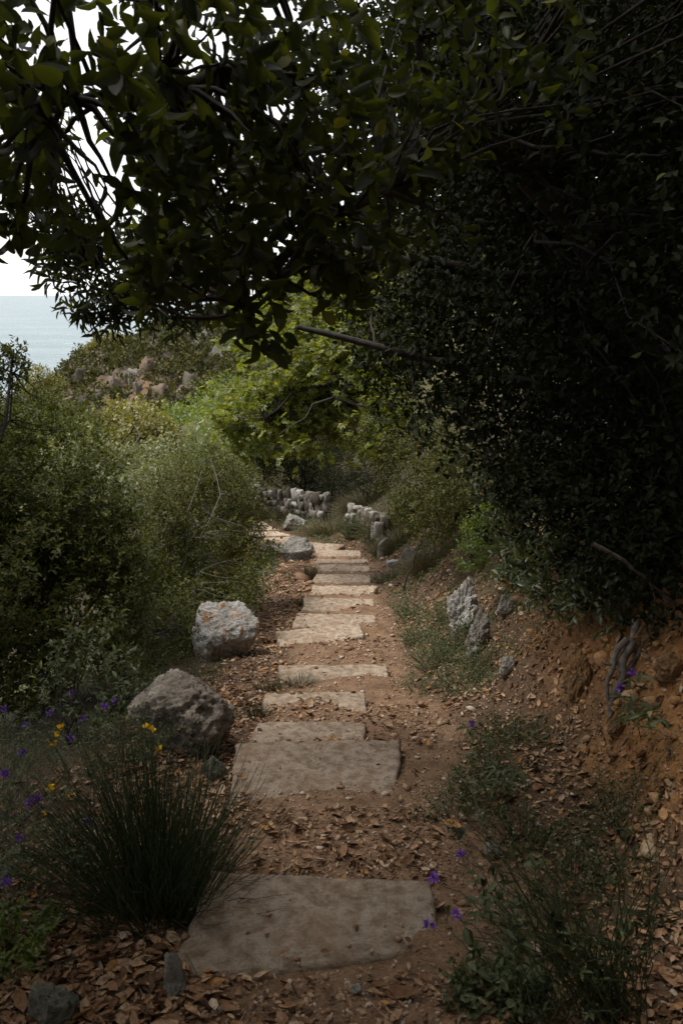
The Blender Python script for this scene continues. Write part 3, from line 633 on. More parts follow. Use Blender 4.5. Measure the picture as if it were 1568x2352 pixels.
# narrow-leaved tree whose branch tips show under it
nl = [B(150, 590, 3.6, .13), B(210, 640, 3.6, .16), B(150, 540, 3.7, .12), B(260, 690, 3.6, .13), B(330, 660, 3.7, .16), B(230, 560, 3.8, .15), B(90, 300, 3.6, .14), B(60, 420, 3.6, .14), B(180, 715, 3.6, .06), B(240, 745, 3.6, .06), B(420, 700, 3.8, .13), B(500, 640, 4., .2), B(420, 560, 4., .25), B(500, 440, 4., .25), B(350, 250, 3.9, .22)]
nbase = g(1.9, 4.4)
ll = [(curve(nbase, at(1000, 200, 4.3), np.array([0, 0, .5]), 10, .03, 11), np.linspace(.09, .04, 10)), (curve(at(1000, 200, 4.3), at(420, 560, 3.9), np.array([0, 0, .25]), 9, .03, 12), np.linspace(.04, .012, 9)),
      (curve(at(420, 560, 3.9), at(200, 620, 3.6), np.array([0, 0, .03]), 7, .01, 13), np.linspace(.012, .004, 7)), (curve(at(420, 620, 3.9), at(230, 720, 3.6), np.array([0, 0, -.03]), 7, .01, 14), np.linspace(.010, .003, 7))]
plant('narrow_leaved_tree', 'tree with narrow pointed leaves reaching a low branch out over the sea', 'tree', nbase, nl, 720, 6, .11, .068, .016, T_LAN, 'narrow', seed=4, shell=.8, thr=-.14, freq=4, up=.0, stems=0, twigs=200, r0=.03, extra_limbs=ll)

# the dark dense tree filling the right side
db = []
for X in range(1000, 1900, 150):
    for Y in range(-60, 1000, 150):
        lo = np.interp(Y, [0, 500, 560, 700, 760, 900, 1000], [900, 1000, 1010, 1010, 1000, 1090, 1180])
        if X < lo: continue
        d = rr_.uniform(4.2, 6.2) - max(0, (X - 1300)) / 600 * 1.2
        db.append(B(X + rr_.uniform(-40, 40), Y + rr_.uniform(-40, 40), d, rr_.uniform(.45, .62)))
db += [B(860, 330, 6, .55), B(820, 480, 6.2, .42), B(850, 640, 6.2, .2), B(845, 740, 6.2, .25), B(900, 820, 6.2, .28), B(960, 900, 6., .3), B(900, 120, 6, .6), B(760, 150, 6.2, .35), B(1050, 1000, 5.6, .3), B(930, 760, 5.3, .26), B(1000, 850, 5., .3), B(1080, 930, 4.9, .28), B(930, 640, 5.4, .26), B(1000, 740, 5., .3)]
db += [(np.array([x, y, z]), .9, .8) for x, y, z in ((1.6, 3.2, 2.2), (1.9, 5, 2.8), (2.6, 2.4, 1.6), (2.8, 3.8, 1.8), (3.2, 1.2, 1.2))]
dbase = g(2.3, 5.6)
dl = [(curve(dbase, at(1200, 500, 5.4), np.array([0, 0, .4]), 10, .04, 21), np.linspace(.14, .07, 10)), (curve(at(1200, 640, 5.4), at(772, 556, 5.2), np.array([0, 0, -.05]), 9, .01, 22), np.linspace(.05, .026, 9)),
      (curve(at(1380, 930, 5.0), at(684, 752, 5.0), np.array([0, 0, .02]), 9, .01, 23), np.linspace(.04, .016, 9)), (curve(at(1200, 500, 5.4), at(880, 180, 5.6), np.array([0, 0, .2]), 9, .03, 24), np.linspace(.07, .02, 9))]
plant('holm_oak', 'dense small leaved evergreen tree filling the black right side of the photo', 'tree', dbase, db, 20000, 5, .09, .046, .025, T_MED, 'dark', seed=6, shell=.8, thr=-.4, freq=2.0, up=.1, stems=10, twigs=260, r0=.05, extra_limbs=dl, shade=([(np.array([x, y, 3.0 + .3 * (y > 4)]), .9, .6) for x in (.9, 2.2, 3.5) for y in (3, 4.4, 5.8, 7.0)], 2600, 1.6))  # the shade clumps are added above the view to keep top light off

b2 = [B(X + rr_.uniform(-40, 40), Y + rr_.uniform(-40, 40), rr_.uniform(8.5, 10), rr_.uniform(.85, 1.1)) for X in range(1080, 1800, 150) for Y in range(-100, 900, 170)] + [B(990, Y, 9.5, .5) for Y in (250, 420, 540)]
plant('evergreen_tree', 'dark tree standing on the slope behind the black right hand tree', 'tree', g(4.2, 10.), b2, 9000, 5, .16, .085, .05, T_MED, 'dark', seed=7, shell=.8, thr=-.5, freq=1.2, up=.1, stems=6, twigs=100, r0=.1)
# bright tree beyond the bend
fb = [B(720, 700, 11, .6), B(800, 640, 11.5, .5), B(640, 860, 11, .75), B(740, 830, 10.6, .8), B(830, 900, 10.3, .7), B(600, 960, 10.8, .55), B(700, 950, 10.4, .6), B(880, 960, 9.8, .5), B(560, 930, 11.4, .5), B(850, 760, 10.8, .6), B(820, 570, 12, .45), B(900, 1000, 9.5, .35), B(620, 780, 12.5, .6), B(680, 720, 13, .7), B(760, 760, 12.5, .6), B(560, 1000, 11, .4)]
fbase = g(1.6, 10.6)
fl_ = [(curve(fbase, at(880, 880, 10.5), np.array([.2, 0, .3]), 9, .04, 31), np.linspace(.10, .05, 9)), (curve(at(880, 860, 10.5), at(610, 960, 10.2), np.array([0, -.3, .35]), 9, .04, 32), np.linspace(.04, .012, 9)), (curve(at(870, 840, 10.4), at(640, 830, 10.4), np.array([0, -.4, .1]), 9, .04, 33), np.linspace(.04, .012, 9)),
       (curve(at(880, 880, 10.5), at(740, 660, 10.8), np.array([0, -.2, .2]), 9, .04, 34), np.linspace(.04, .01, 9)), (curve(at(860, 870, 10), at(640, 1000, 9.6), np.array([0, -.2, .2]), 9, .04, 35), np.linspace(.022, .006, 9))]
plant('chestnut_tree', 'fresh green tree with fanned leaves glowing above the bend in the path', 'tree', fbase, fb, 4300, 3, .13, .085, .092, T_PALM, 'fig', seed=8, shell=.8, thr=-.04, freq=1.5, up=.1, stems=0, twigs=220, r0=.04, extra_limbs=fl_, normup=.75)

# shrubs left of the path
plant('evergreen_shrub', 'tall dark evergreen shrub filling the left edge, small glossy leaf rosettes', 'shrub', g(-2.6, 5.0), [B(50, 1060, 6.2, .5), B(-50, 1000, 6., .5), B(130, 1180, 6.0, .55), B(30, 1240, 5.6, .6), B(180, 1290, 5.8, .46), B(60, 1390, 5.4, .5), B(200, 1400, 5.5, .4), B(-60, 1300, 5.2, .6), B(40, 1520, 5.6, .4), B(24, 850, 6.2, .13), B(30, 800, 6.2, .08)],
      7000, 7, .07, .040, .019, T_MED, 'olive', seed=10, shell=.55, thr=-.02, freq=2.3, up=.45, stems=12, twigs=260, r0=.03)
plant('twiggy_shrub', 'sparse twiggy shrub with thin grey branches beside the leaf strewn edge', 'shrub', g(-1.7, 7.0), [B(330, 1230, 8.2, .6), B(420, 1190, 8.6, .65), B(460, 1230, 8., .7), B(330, 1290, 7.4, .65), B(460, 1330, 7.2, .5), B(270, 1370, 7., .55), B(500, 1190, 8.8, .5), B(470, 1060, 9., .28), B(240, 1210, 8., .38), B(370, 1440, 6.6, .38), B(460, 1270, 8.4, .33)],
      9500, 5, .09, .034, .018, T_MED, 'twiggy', 'greybark', seed=11, shell=.6, thr=.0, freq=1.9, up=.4, stems=26, twigs=380, r0=.0085, wob=.015)
plant('leafy_sapling', 'low bright leafed sapling above the purple flowers at left', 'shrub', g(-1.5, 4.2), [B(200, 1500, 4.4, .16), B(160, 1490, 4.4, .1), B(250, 1560, 4.3, .18), B(300, 1600, 4.2, .12), B(230, 1620, 4.2, .12), B(120, 1560, 4.3, .1)],
      130, 7, .10, .045, .018, T_MED, 'herb', seed=12, thr=-.4, up=.5, stems=8, twigs=60, r0=.008)
plant('round_shrub', 'round yellowish shrub crowning the slope below the headland', 'shrub', ground(290, 1035), [B(290, 1030, 26, 1.2), B(240, 1045, 25, 1.0), B(340, 1025, 26, 1.0), B(285, 995, 27, .9)], 2600, 5, .28, .13, .09, T_DIA, 'yellowg', seed=13, shell=.4, thr=-.2, freq=1., stems=6, twigs=40, r0=.06)
plant('grey_shrub', 'grey green shrub left of and below the round yellowish one', 'shrub', ground(210, 1120), [B(200, 1115, 15, .8), B(250, 1140, 14.5, .7), B(170, 1090, 16, .6)], 2000, 5, .18, .085, .045, T_DIA, 'greyg', seed=14, shell=.5, thr=-.2, freq=1.4, stems=6, twigs=40, r0=.04)
plant('grey_shrub', 'pale grey green shrub behind the twiggy one, right of the round yellowish shrub', 'shrub', ground(400, 1130), [B(330, 1115, 18, .9), B(420, 1100, 18, 1.0), B(480, 1110, 17, .8), B(380, 1150, 16.5, .8), B(300, 1135, 17, .6)], 3000, 5, .2, .095, .05, T_DIA, 'greyg', seed=15, shell=.5, thr=-.2, freq=1.2, stems=6, twigs=60, r0=.05)
plant('round_shrub', 'light green leafy shrub just right of the round yellowish one', 'shrub', ground(440, 1010), [B(430, 1015, 33, 1.4), B(500, 1005, 33, 1.4), B(380, 1035, 31, 1.1), B(470, 1045, 28, 1.1)], 2400, 5, .3, .15, .10, T_DIA, 'bright', seed=16, shell=.4, thr=-.2, freq=1., stems=6, twigs=30, r0=.06)
plant('evergreen_shrub', 'dark shrub tip on the skyline left, behind the tall evergreen shrub', 'shrub', ground(110, 1010), [B(100, 1000, 22, 1.0), B(160, 1030, 20, 1.0), B(50, 980, 22, 1.0), B(190, 1050, 18, .7)], 2600, 5, .22, .11, .06, T_DIA, 'olive', seed=17, shell=.5, thr=-.2, freq=1.2, stems=6, twigs=40, r0=.05)
plant('evergreen_shrub', 'dense small leaved shrub at the bend hiding the path end', 'shrub', g(-2.1, 12.6), [B(490, 1120, 13, .5), B(450, 1160, 12.5, .6), B(470, 1210, 12.2, .45), B(450, 1260, 11.6, .5), B(490, 1290, 11.4, .2), B(470, 1090, 13.5, .5), B(500, 1120, 14, .25), B(495, 1200, 12.6, .2)],
      4200, 5, .09, .045, .022, T_MED, 'olive', seed=18, shell=.5, thr=-.2, freq=2., stems=8, twigs=120, r0=.02)
plant('hedge_shrub', 'dark low shrub overhanging the path edge behind the lichen boulder', 'shrub', g(-1.3, 8.), [B(440, 1370, 7.8, .36), B(490, 1330, 8.8, .30), B(370, 1450, 6.6, .3), B(530, 1310, 9.8, .22), B(310, 1530, 5.5, .25), B(320, 1580, 5.2, .15), B(480, 1390, 8.2, .15)],
      3000, 5, .07, .024, .011, T_MED, 'twiggy', seed=19, shell=.6, thr=-.15, freq=2.6, stems=8, twigs=200, r0=.012)
plant('feathery_shrub', 'leafy green shrub under the chestnut tree at the left of the wall', 'shrub', ground(560, 1090), [B(560, 1000, 20, .9), B(620, 990, 20, .9), B(540, 960, 19, .9), B(600, 960, 20, .9)], 2600, 5, .15, .075, .035, T_DIA, 'bright', seed=20, shell=.5, thr=-.2, freq=1.4, stems=6, twigs=80, r0=.03)

# shrubs on the right bank
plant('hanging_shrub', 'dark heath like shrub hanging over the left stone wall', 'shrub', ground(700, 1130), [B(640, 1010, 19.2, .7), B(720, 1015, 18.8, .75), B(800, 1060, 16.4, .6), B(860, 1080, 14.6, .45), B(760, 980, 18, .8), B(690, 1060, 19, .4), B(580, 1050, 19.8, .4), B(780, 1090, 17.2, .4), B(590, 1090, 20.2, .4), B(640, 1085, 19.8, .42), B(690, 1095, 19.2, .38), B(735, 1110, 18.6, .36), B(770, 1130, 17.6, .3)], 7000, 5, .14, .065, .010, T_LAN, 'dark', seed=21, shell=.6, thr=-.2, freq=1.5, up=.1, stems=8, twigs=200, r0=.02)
plant('fine_leaved_shrub', 'fine leaved shrub catching the light on the bank above the far flight', 'shrub', g(1.5, 8.6), [B(960, 1060, 9, .5), B(1020, 1000, 8.6, .5), B(980, 1130, 8.6, .4), B(1040, 1130, 8, .4), B(950, 1180, 8.6, .22), B(1000, 1200, 8., .25), B(1080, 1080, 7.6, .45), B(920, 1000, 9.4, .5)],
      4200, 5, .08, .034, .016, T_MED, 'twiggy', seed=22, shell=.65, thr=-.15, freq=2.2, up=.2, stems=9, twigs=250, r0=.014)
plant('young_shrub', 'small bright green shrub glowing on the shaded bank', 'shrub', ground(1110, 1290), [B(1105, 1210, 6.6, .15), B(1115, 1250, 6.5, .14), B(1130, 1190, 6.6, .10), B(1085, 1240, 6.5, .10), B(1080, 1280, 6.3, .12)], 380, 6, .06, .03, .014, T_MED, 'bright', seed=23, shell=.7, thr=-.4, stems=6, twigs=60, r0=.008)
plant('climber', 'climber with pale glossy leaves trailing down the dark middle of the bank', 'climber', ground(1180, 1330), [B(1110, 1040, 5.4, .14), B(1150, 1070, 5.2, .16), B(1200, 1060, 5.1, .14), B(1180, 1130, 5., .14), B(1160, 1190, 5., .12), B(1190, 1240, 4.9, .12), B(1230, 1010, 5.2, .14), B(1120, 1100, 5.4, .12)],
      210, 6, .10, .048, .022, T_MED, 'ivy', seed=24, shell=.8, thr=-.4, up=-.2, stems=7, twigs=70, r0=.007, stem_name='vine')
plant('climber', 'leafy bush with drooping pale leaves overhanging the orange earth', 'climber', ground(1350, 1390), [B(1210, 1310, 4.5, .18), B(1290, 1330, 4.3, .2), B(1370, 1310, 4.2, .2), B(1440, 1350, 4., .16), B(1250, 1370, 4.3, .12), B(1340, 1390, 4.1, .12), B(1180, 1280, 4.6, .14), B(1420, 1420, 3.9, .10), B(1300, 1270, 4.3, .14)],
      330, 6, .10, .055, .019, T_LAN, 'ivy', seed=25, shell=.8, thr=-.4, up=-.1, stems=10, twigs=100, r0=.007, stem_name='vine')
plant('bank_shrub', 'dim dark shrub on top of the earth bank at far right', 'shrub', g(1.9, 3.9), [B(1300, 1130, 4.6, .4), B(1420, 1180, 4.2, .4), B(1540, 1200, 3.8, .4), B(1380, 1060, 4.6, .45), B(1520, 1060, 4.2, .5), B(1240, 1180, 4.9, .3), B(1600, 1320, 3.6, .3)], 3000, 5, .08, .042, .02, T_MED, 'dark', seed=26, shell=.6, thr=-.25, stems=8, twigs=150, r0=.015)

# grasses, herbs
def blades(acc, base, r, n, h, spread, lean=.0, w=.004, seg=4):
    for k in range(n):
        a = r.uniform(0, 6.28); q = r.random() ** .6; b = base + np.array([math.cos(a), math.sin(a), 0]) * spread * .7 * r.random() ** .6
        hh = h * r.uniform(.55, 1.1); b[2] = float(H(b[:1], b[1:2])[0]) - .01; tip = b + np.array([math.cos(a) * q * spread, math.sin(a) * q * spread, hh * (1 - .6 * q * q)]) + r.normal(0, spread * .12, 3)
        P = curve(b, tip, np.array([-math.cos(a), -math.sin(a), 0]) * spread * .15 * q + [0, 0, hh * .15], seg)
        tube(acc, P, np.linspace(w, w * .25, seg), 3)
def tuft(X, Y, h, spread, n, label, seed, mat='grass', w=.003):
    b = ground(X, Y); r = np.random.default_rng(seed); acc = Acc(); blades(acc, b, r, int(n * 1.8), h, spread, w=w * .7)
    o = acc.build('grass_tuft', M[mat], org=b); return tag(o, label, 'grass', 'grass tufts along the path')
tuft(690, 1575, .10, .12, 130, 'green tuft creeping over the corner of the straight step', 41, 'herb', .0016)
tuft(618, 1590, .12, .10, 130, 'small green tuft left of the straight step', 42, 'herb', .0016)
tuft(588, 1650, .12, .07, 90, 'thin grass at the left end of the narrow ledge', 43, 'herb', .0016)
tuft(712, 1330, .22, .12, 140, 'grass edging the left side of the far flight', 44, 'grass', .004)
tuft(690, 1395, .14, .10, 110, 'grass clump left of the step with dirt across its right third', 45, 'grass', .003)
tuft(660, 1195, .35, .4, 300, 'tall grass below the left stone wall', 46, 'grass', .007)
tuft(590, 1190, .35, .35, 260, 'tall grass at the left foot of the far stone wall', 54, 'grass', .006)
tuft(715, 1200, .4, .4, 320, 'weedy grass at the right foot of the far stone wall', 55, 'herb', .006)
tuft(830, 1222, .4, .35, 300, 'grass growing in front of the crumbling right wall', 56, 'herb', .006)
tuft(760, 1225, .3, .5, 400, 'grass patch on the inside of the bend', 47, 'grass', .007)
tuft(840, 1160, .4, .5, 520, 'soft grass mound on top of the right wall', 48, 'grass', .007)
tuft(905, 1200, .4, .5, 620, 'pale brownish grass mound on the bank right of the landing', 49, 'grass', .006)
tuft(920, 1250, .3, .35, 450, 'grass clump just above the squat grey rock', 50, 'grass', .005)
tuft(880, 1270, .25, .2, 250, 'grass at the foot of the bank right of the last straight step', 51, 'grass', .005)
tuft(1000, 1300, .3, .35, 450, 'brown grass on the bank between squat rock and tall outcrop', 52, 'grass', .004)
tuft(600, 1300, .2, .25, 260, 'dark grass under the low jagged rock at the bend', 53, 'herb', .004)

b = ground(375, 2085); r = np.random.default_rng(60)
bt = thing('broom_tussock', 'dark rush like broom tussock with yellow flowers left of the nearest step', 'shrub', None, b)
acc = Acc(); tipsb = []
for k in range(760):
    a = r.uniform(0, 6.28); q = r.random() ** .8; L = r.uniform(.30, .67)
    th = q * (.72 if k < 560 else 1.25); dirv = np.array([math.cos(a) * math.sin(th) * (1 if math.cos(a) < 0 else .72) - .03, math.sin(a) * math.sin(th) * .7, math.cos(th)])
    s = b + np.array([math.cos(a) * .17 * q - .03, math.sin(a) * .17 * q, -.02]); tip = s + dirv * L
    tip[2] -= .10 * q * q * L; tip += r.normal(0, .035, 3); tipsb.append(tip)
    tube(acc, curve(s, tip, np.array([0, 0, .07 * L]) + r.normal(0, .03, 3), 7, .005, k), np.linspace(.0019, .0008, 7), 4)
    if r.random() < .35:
        m_ = s + (tip - s) * r.uniform(.4, .7); e = m_ + dirv * r.uniform(.08, .2) + r.normal(0, .035, 3)
        tube(acc, curve(m_, e, r.normal(0, .01, 3), 4), np.linspace(.0014, .0007, 4), 3)
acc.build('stem', M['broom'], bt)['kind'] = 'stuff'
acc = Acc()
for k in range(420):
    a = r.uniform(0, 6.28); s_ = b + np.array([math.cos(a), math.sin(a), 0]) * .16 * r.random() ** .5; e = s_ + np.array([math.cos(a) * .16, math.sin(a) * .16, 0]) * r.uniform(.3, 1.4) + r.normal(0, .07, 3); e[2] = max(e[2], s_[2] + .01)
    tube(acc, curve(s_, e, r.normal(0, .03, 3) + [0, 0, .06], 5), np.linspace(.0018, .0008, 5), 3)
acc.build('dead_straw', M['straw'], bt)['kind'] = 'stuff'
def petals(acc, c, r, n, L, W, up=.5, T=T_MED):
    d = r.normal(size=(n, 3)); d[:, 2] = np.abs(d[:, 2]) * .8 + up * .4
    add_leaves(acc, np.repeat(np.asarray(c)[None], n, 0) + r.normal(0, L * .15, (n, 3)), d, r.normal(size=(n, 3)) + [0, 0, .5], L * r.uniform(.7, 1.1, n), W * r.uniform(.8, 1.1, n), T)
for X, Y, d in ((135, 1690, 2.9), (128, 1712, 2.9), (142, 1675, 2.9), (340, 1672, 2.75), (348, 1682, 2.75), (366, 1722, 2.6), (123, 1810, 2.6), (118, 1816, 2.6), (103, 1874, 2.5), (160, 1826, 2.6)):
    acc = Acc(); c = at(X, Y, d); petals(acc, c, r, 5, .022, .016); acc.build('flower', M['yellow'], bt)
    acc2 = Acc(); tube(acc2, curve(b + r.normal(0, .03, 3), c, np.array([0, 0, .1]), 7), np.linspace(.002, .0009, 7), 4); acc2.build('flower_stalk', M['broom'], bt)

def pea_plant(label, base, heads, nst, seed, leafL=.045, extra=(), leafn=14, wst=.0022, mat='herb'):
    """sprawling stems with leaves in threes, purple clover heads at given points"""
    r = np.random.default_rng(seed); t = thing('pitch_trefoil', label, 'wildflower', 'purple wildflowers', base); st = Acc(); lv = Acc(); base = np.array(base, float)
    ends = [np.array(h) for h in heads] + list(extra)
    for k, e in enumerate(ends):
        s = base + r.normal(0, .05, 3) * [1, 1, 0]; ln = np.linalg.norm(e - s)
        P = curve(s, e, np.array([0, 0, .14 * ln]) + r.normal(0, .04, 3) * ln, 12, .006, seed * 50 + k)
        tube(st, P, np.linspace(wst, wst * .45, 12), 5)
        for j in range(max(1, int(leafn * ln))):
            f = r.uniform(.25, .97); p = np.array([np.interp(f * 11, np.arange(12), P[:, c]) for c in range(3)])
            od = nrm(r.normal(size=3) + [0, 0, .2]); pe = p + od * r.uniform(.015, .04); tube(st, np.stack([p, (p + pe) / 2 + [0, 0, .003], pe]), [.0009, .0008, .0006], 3)
            sd = nrm(np.cross(od, [0, 0, 1]) + 1e-4); L = leafL * r.uniform(.6, 1.1)
            D3 = np.stack([od, od * .4 + sd, od * .4 - sd]) + r.normal(0, .12, (3, 3)); add_leaves(lv, np.repeat(pe[None], 3, 0), D3, r.normal(0, .3, (3, 3)) + [0, 0, 1], L * np.array([1.1, .9, .9]), L * .34, T_LAN)
    st.build('stem', M['broom'], t); lv.build('leaves', M[mat], t)
    for h in heads:
        a = Acc(); n = 24; d = nrm(r.normal(size=(n, 3)) + [0, 0, .7]); add_leaves(a, np.repeat(np.asarray(h)[None], n, 0) + d * .004, d, r.normal(size=(n, 3)), .018 * r.uniform(.7, 1.1, n), .007, T_MED); a.build('flower_head', M['purple'], t)
def ends(r, c, n, s): return [np.array(c) + r.normal(0, 1, 3) * s for _ in range(n)]
re_ = np.random.default_rng(77)
pea_plant('tangle of purple flowers at the far left below the sapling', g(-1.45, 3.2), [at(160, 1596, 3.5), at(262, 1612, 3.5), at(190, 1652, 3.4), at(163, 1698, 3.3), at(115, 1640, 3.4), at(60, 1668, 3.3), at(240, 1625, 3.4), at(10, 1632, 3.3)], 8, 61, .022, ends(re_, at(150, 1700, 3.2), 34, [.22, .2, .16]), 14, .0012)
pea_plant('purple flowering weed at the left edge beside the broom tussock', g(-1.25, 2.5), [at(55, 1732, 2.8), at(85, 1838, 2.6), at(45, 1927, 2.5), at(12, 1780, 2.7), at(70, 1845, 2.6), at(15, 2030, 2.3), at(200, 1890, 2.6)], 8, 62, .024, ends(re_, at(80, 1860, 2.5), 34, [.2, .2, .14]), 13, .0012)
pea_plant('leggy purple flowered plant leaning over the right end of the nearest step', ground(1230, 2330), [at(995, 2017, 2.2), at(1045, 2105, 2.05), at(1060, 1966, 2.3)], 5, 63, .055, [at(1020, 1880, 2.35), at(1090, 1830, 2.4), at(1180, 2080, 2.0), at(1120, 1960, 2.2), at(1290, 1900, 2.2), at(1010, 2120, 2.1), at(1230, 1980, 2.1), at(1060, 2200, 1.95)], 6, .0026)
pea_plant('tall stalk with one purple head on the leaf strewn bank', ground(1130, 1830), [at(1083, 1664, 3.0)], 3, 64, .055, [at(1150, 1730, 2.9), at(1190, 1760, 2.8), at(1010, 1790, 2.8)], 12, .002)
pea_plant('purple flowered plant growing against the exposed root', ground(1460, 1680), [at(1425, 1582, 2.9), at(1450, 1548, 2.9)], 3, 65, .05, [at(1500, 1700, 2.6), at(1540, 1680, 2.5), at(1490, 1640, 2.7)], 10, .002)
pea_plant('dark stemmed thicket in the bottom right corner', ground(1400, 2345), [at(985, 2128, 2.0)], 3, 66, .034, [at(re_.uniform(1060, 1560), re_.uniform(1880, 2200), re_.uniform(1.65, 2.1)) for _ in range(95)], 2, .0022, 'dark')
pea_plant('trailing green stems in the bottom right foreground', ground(1250, 2352), [], 3, 67, .03, [at(re_.uniform(1050, 1560), re_.uniform(2080, 2340), re_.uniform(1.6, 1.9)) for _ in range(30)], 5, .0018)

def herb(X, Y, label, seed, n=75, h=.15, spread=.2, L=.016, W=.007, mat='herb', flowers=None, nf=20):
    b = ground(X, Y); r = np.random.default_rng(seed); t = thing('wild_herb', label, 'plant', 'wild herbs beside the path', b); st, lv, fl = Acc(), Acc(), Acc(); pts = []
    for k in range(n):
        a = r.uniform(0, 6.28); q = r.random() ** .5 * spread; e = b + np.array([math.cos(a) * q, math.sin(a) * q, h * r.uniform(.5, 1.1) * (1 - .4 * (q / spread) ** 2)])
        e[2] = max(e[2], float(H(e[:1], e[1:2])[0]) + .02)
        P = curve(b + (e - b) * [.35, .35, 0], e, r.normal(0, .012, 3), 5); tube(st, P, np.linspace(.0014, .0007, 5), 3); pts.append(P[2:])
    pts = np.concatenate(pts); pts = np.repeat(pts, 4, 0) + r.normal(0, .007, (len(pts) * 4, 3)); d = r.normal(size=pts.shape) + [0, 0, .3]
    add_leaves(lv, pts, d, r.normal(0, .6, pts.shape) + [0, 0, 1], L * r.uniform(.6, 1.2, len(pts)), W * r.uniform(.7, 1.2, len(pts)), T_MED)
    st.build('stem', M['broom'], t); lv.build('leaves', M[mat], t)
    if flowers:
        for k in range(nf):
            c = pts[r.integers(len(pts))] + [0, 0, .02]; petals(fl, c, r, 9, .007, .006)
        fl.build('blossom', M[flowers], t)
HB = [(1030, 1500, 'bushy weed in front of the tall outcrop', dict(n=110, h=.22, spread=.22)), (1110, 1545, 'bushy weed in front of the lower outcrop', dict(n=110, h=.2, spread=.22)), (935, 1420, 'herb patch beside the pale tapering step', {}), (960, 1480, 'small leaved herb at the foot of the bank by the skewed step', {}), (1000, 1540, 'dark bushy herb below the tall outcrop', dict(n=110, h=.2, spread=.26)),
      (1060, 1580, 'trailing herb right of the straight step', dict(n=90, h=.14, spread=.26)), (960, 1585, 'thin green weed at the end of the straight step', dict(n=40, h=.08)), (1020, 1440, 'grey herb left of the tall outcrop', dict(n=90, h=.22, spread=.22)),
      (1090, 1470, 'green herb growing against the tall outcrop', dict(n=80, h=.25, spread=.18)), (1180, 1700, 'grey weed amid dead leaves under the orange bank', dict(h=.12)), (1130, 1790, 'grey green herb halfway along the leafy bank', dict(h=.14)),
      (1040, 1880, 'white flowering herb at the edge of the cracked mud', dict(flowers='white', h=.12, n=40)), (1110, 1850, 'white flowering herb under the tall purple stalk', dict(flowers='white', h=.16)), (1210, 1940, 'grey herb with pale blossom in the leafy bank', dict(flowers='white', h=.16)),
      (1320, 2020, 'pale blossoming herb at lower right among dead leaves', dict(flowers='white', h=.16, spread=.2)), (1420, 1900, 'weed clump below the orange bank at right', dict(h=.18, spread=.2)), (1240, 2150, 'broad low weed behind the leggy purple plant', dict(h=.12, spread=.2)),
      (1140, 2290, 'leafy weed at the bottom edge right of centre', dict(h=.1, spread=.16, L=.03, W=.014)), (330, 1650, 'feathery weed left of the brown boulder', dict(h=.26, spread=.22, n=80)), (290, 1760, 'feathery weed below the left side of the brown boulder', dict(h=.3, spread=.25, n=90)),
      (150, 2000, 'weed under the left side of the broom tussock', dict(h=.16, spread=.25)), (20, 2200, 'leafy weed at the left edge near the bottom', dict(h=.12, L=.026, W=.012, mat='bright')), (560, 1480, 'herb between the lichen boulder and the leaf strip', dict(h=.08, n=30)),
      (440, 1560, 'herb patch in front of the lichen boulder', dict(h=.12, n=70, spread=.3)), (560, 1380, 'herb fringe along the left edge behind the lichen boulder', dict(h=.15, n=70, spread=.3)), (880, 1340, 'weed at the right end of the far flight', dict(h=.1)),
      (860, 1255, 'shrubby herb beneath the right wall', dict(h=.3, n=80, spread=.35, L=.03, W=.014)), (700, 1215, 'weedy clump around the pale tilted rock', dict(h=.25, n=80, spread=.4, L=.03, W=.014))]
for k, (X, Y, lab, kw) in enumerate(HB): herb(X, Y, lab, 300 + k, **kw)

# exposed root in the orange bank
rb = ground(1420, 1600); off = np.array([-.06, -.10, .0]); t = thing('exposed_root', 'gnarled grey root twisting down the orange earth bank', 'root', None, rb); acc = Acc()
def px_path(pts, d): return np.array([at(X, Y, ground(X, Y)[1] - d) for X, Y in pts])
def smoothp(P, n=28):
    P = np.asarray(P); s = np.linspace(0, len(P) - 1, n); P2 = np.stack([np.interp(s, np.arange(len(P)), P[:, k]) for k in range(3)], -1)
    for _ in range(3): P2[1:-1] = (P2[:-2] + 2 * P2[1:-1] + P2[2:]) / 4
    return P2
yb = min(ground(X, Y)[1] for X, Y in ((1460, 1440), (1430, 1540), (1400, 1640))) - .05
def rp(pts): return smoothp([at(X, Y, yb + (1690 - Y) * .0008) for X, Y in pts])
p1 = rp([(1462, 1425), (1455, 1480), (1425, 1520), (1432, 1560), (1405, 1600), (1400, 1640), (1412, 1690)]); wv = fbm(p1 * 14, 3, 5)
tube(acc, p1, np.linspace(.024, .011, 28) * (1 + .6 * wv), 9)
p2 = rp([(1440, 1470), (1412, 1500), (1408, 1535), (1392, 1570), (1396, 1610)]); tube(acc, p2, np.linspace(.017, .008, 28), 7)
p3 = rp([(1480, 1440), (1468, 1500), (1440, 1540), (1430, 1580)]); tube(acc, p3, np.linspace(.014, .007, 28), 7)
p4 = rp([(1430, 1520), (1395, 1528), (1380, 1522)]); tube(acc, p4, np.linspace(.010, .004, 28), 6)
acc.build('root', M['root'], t)
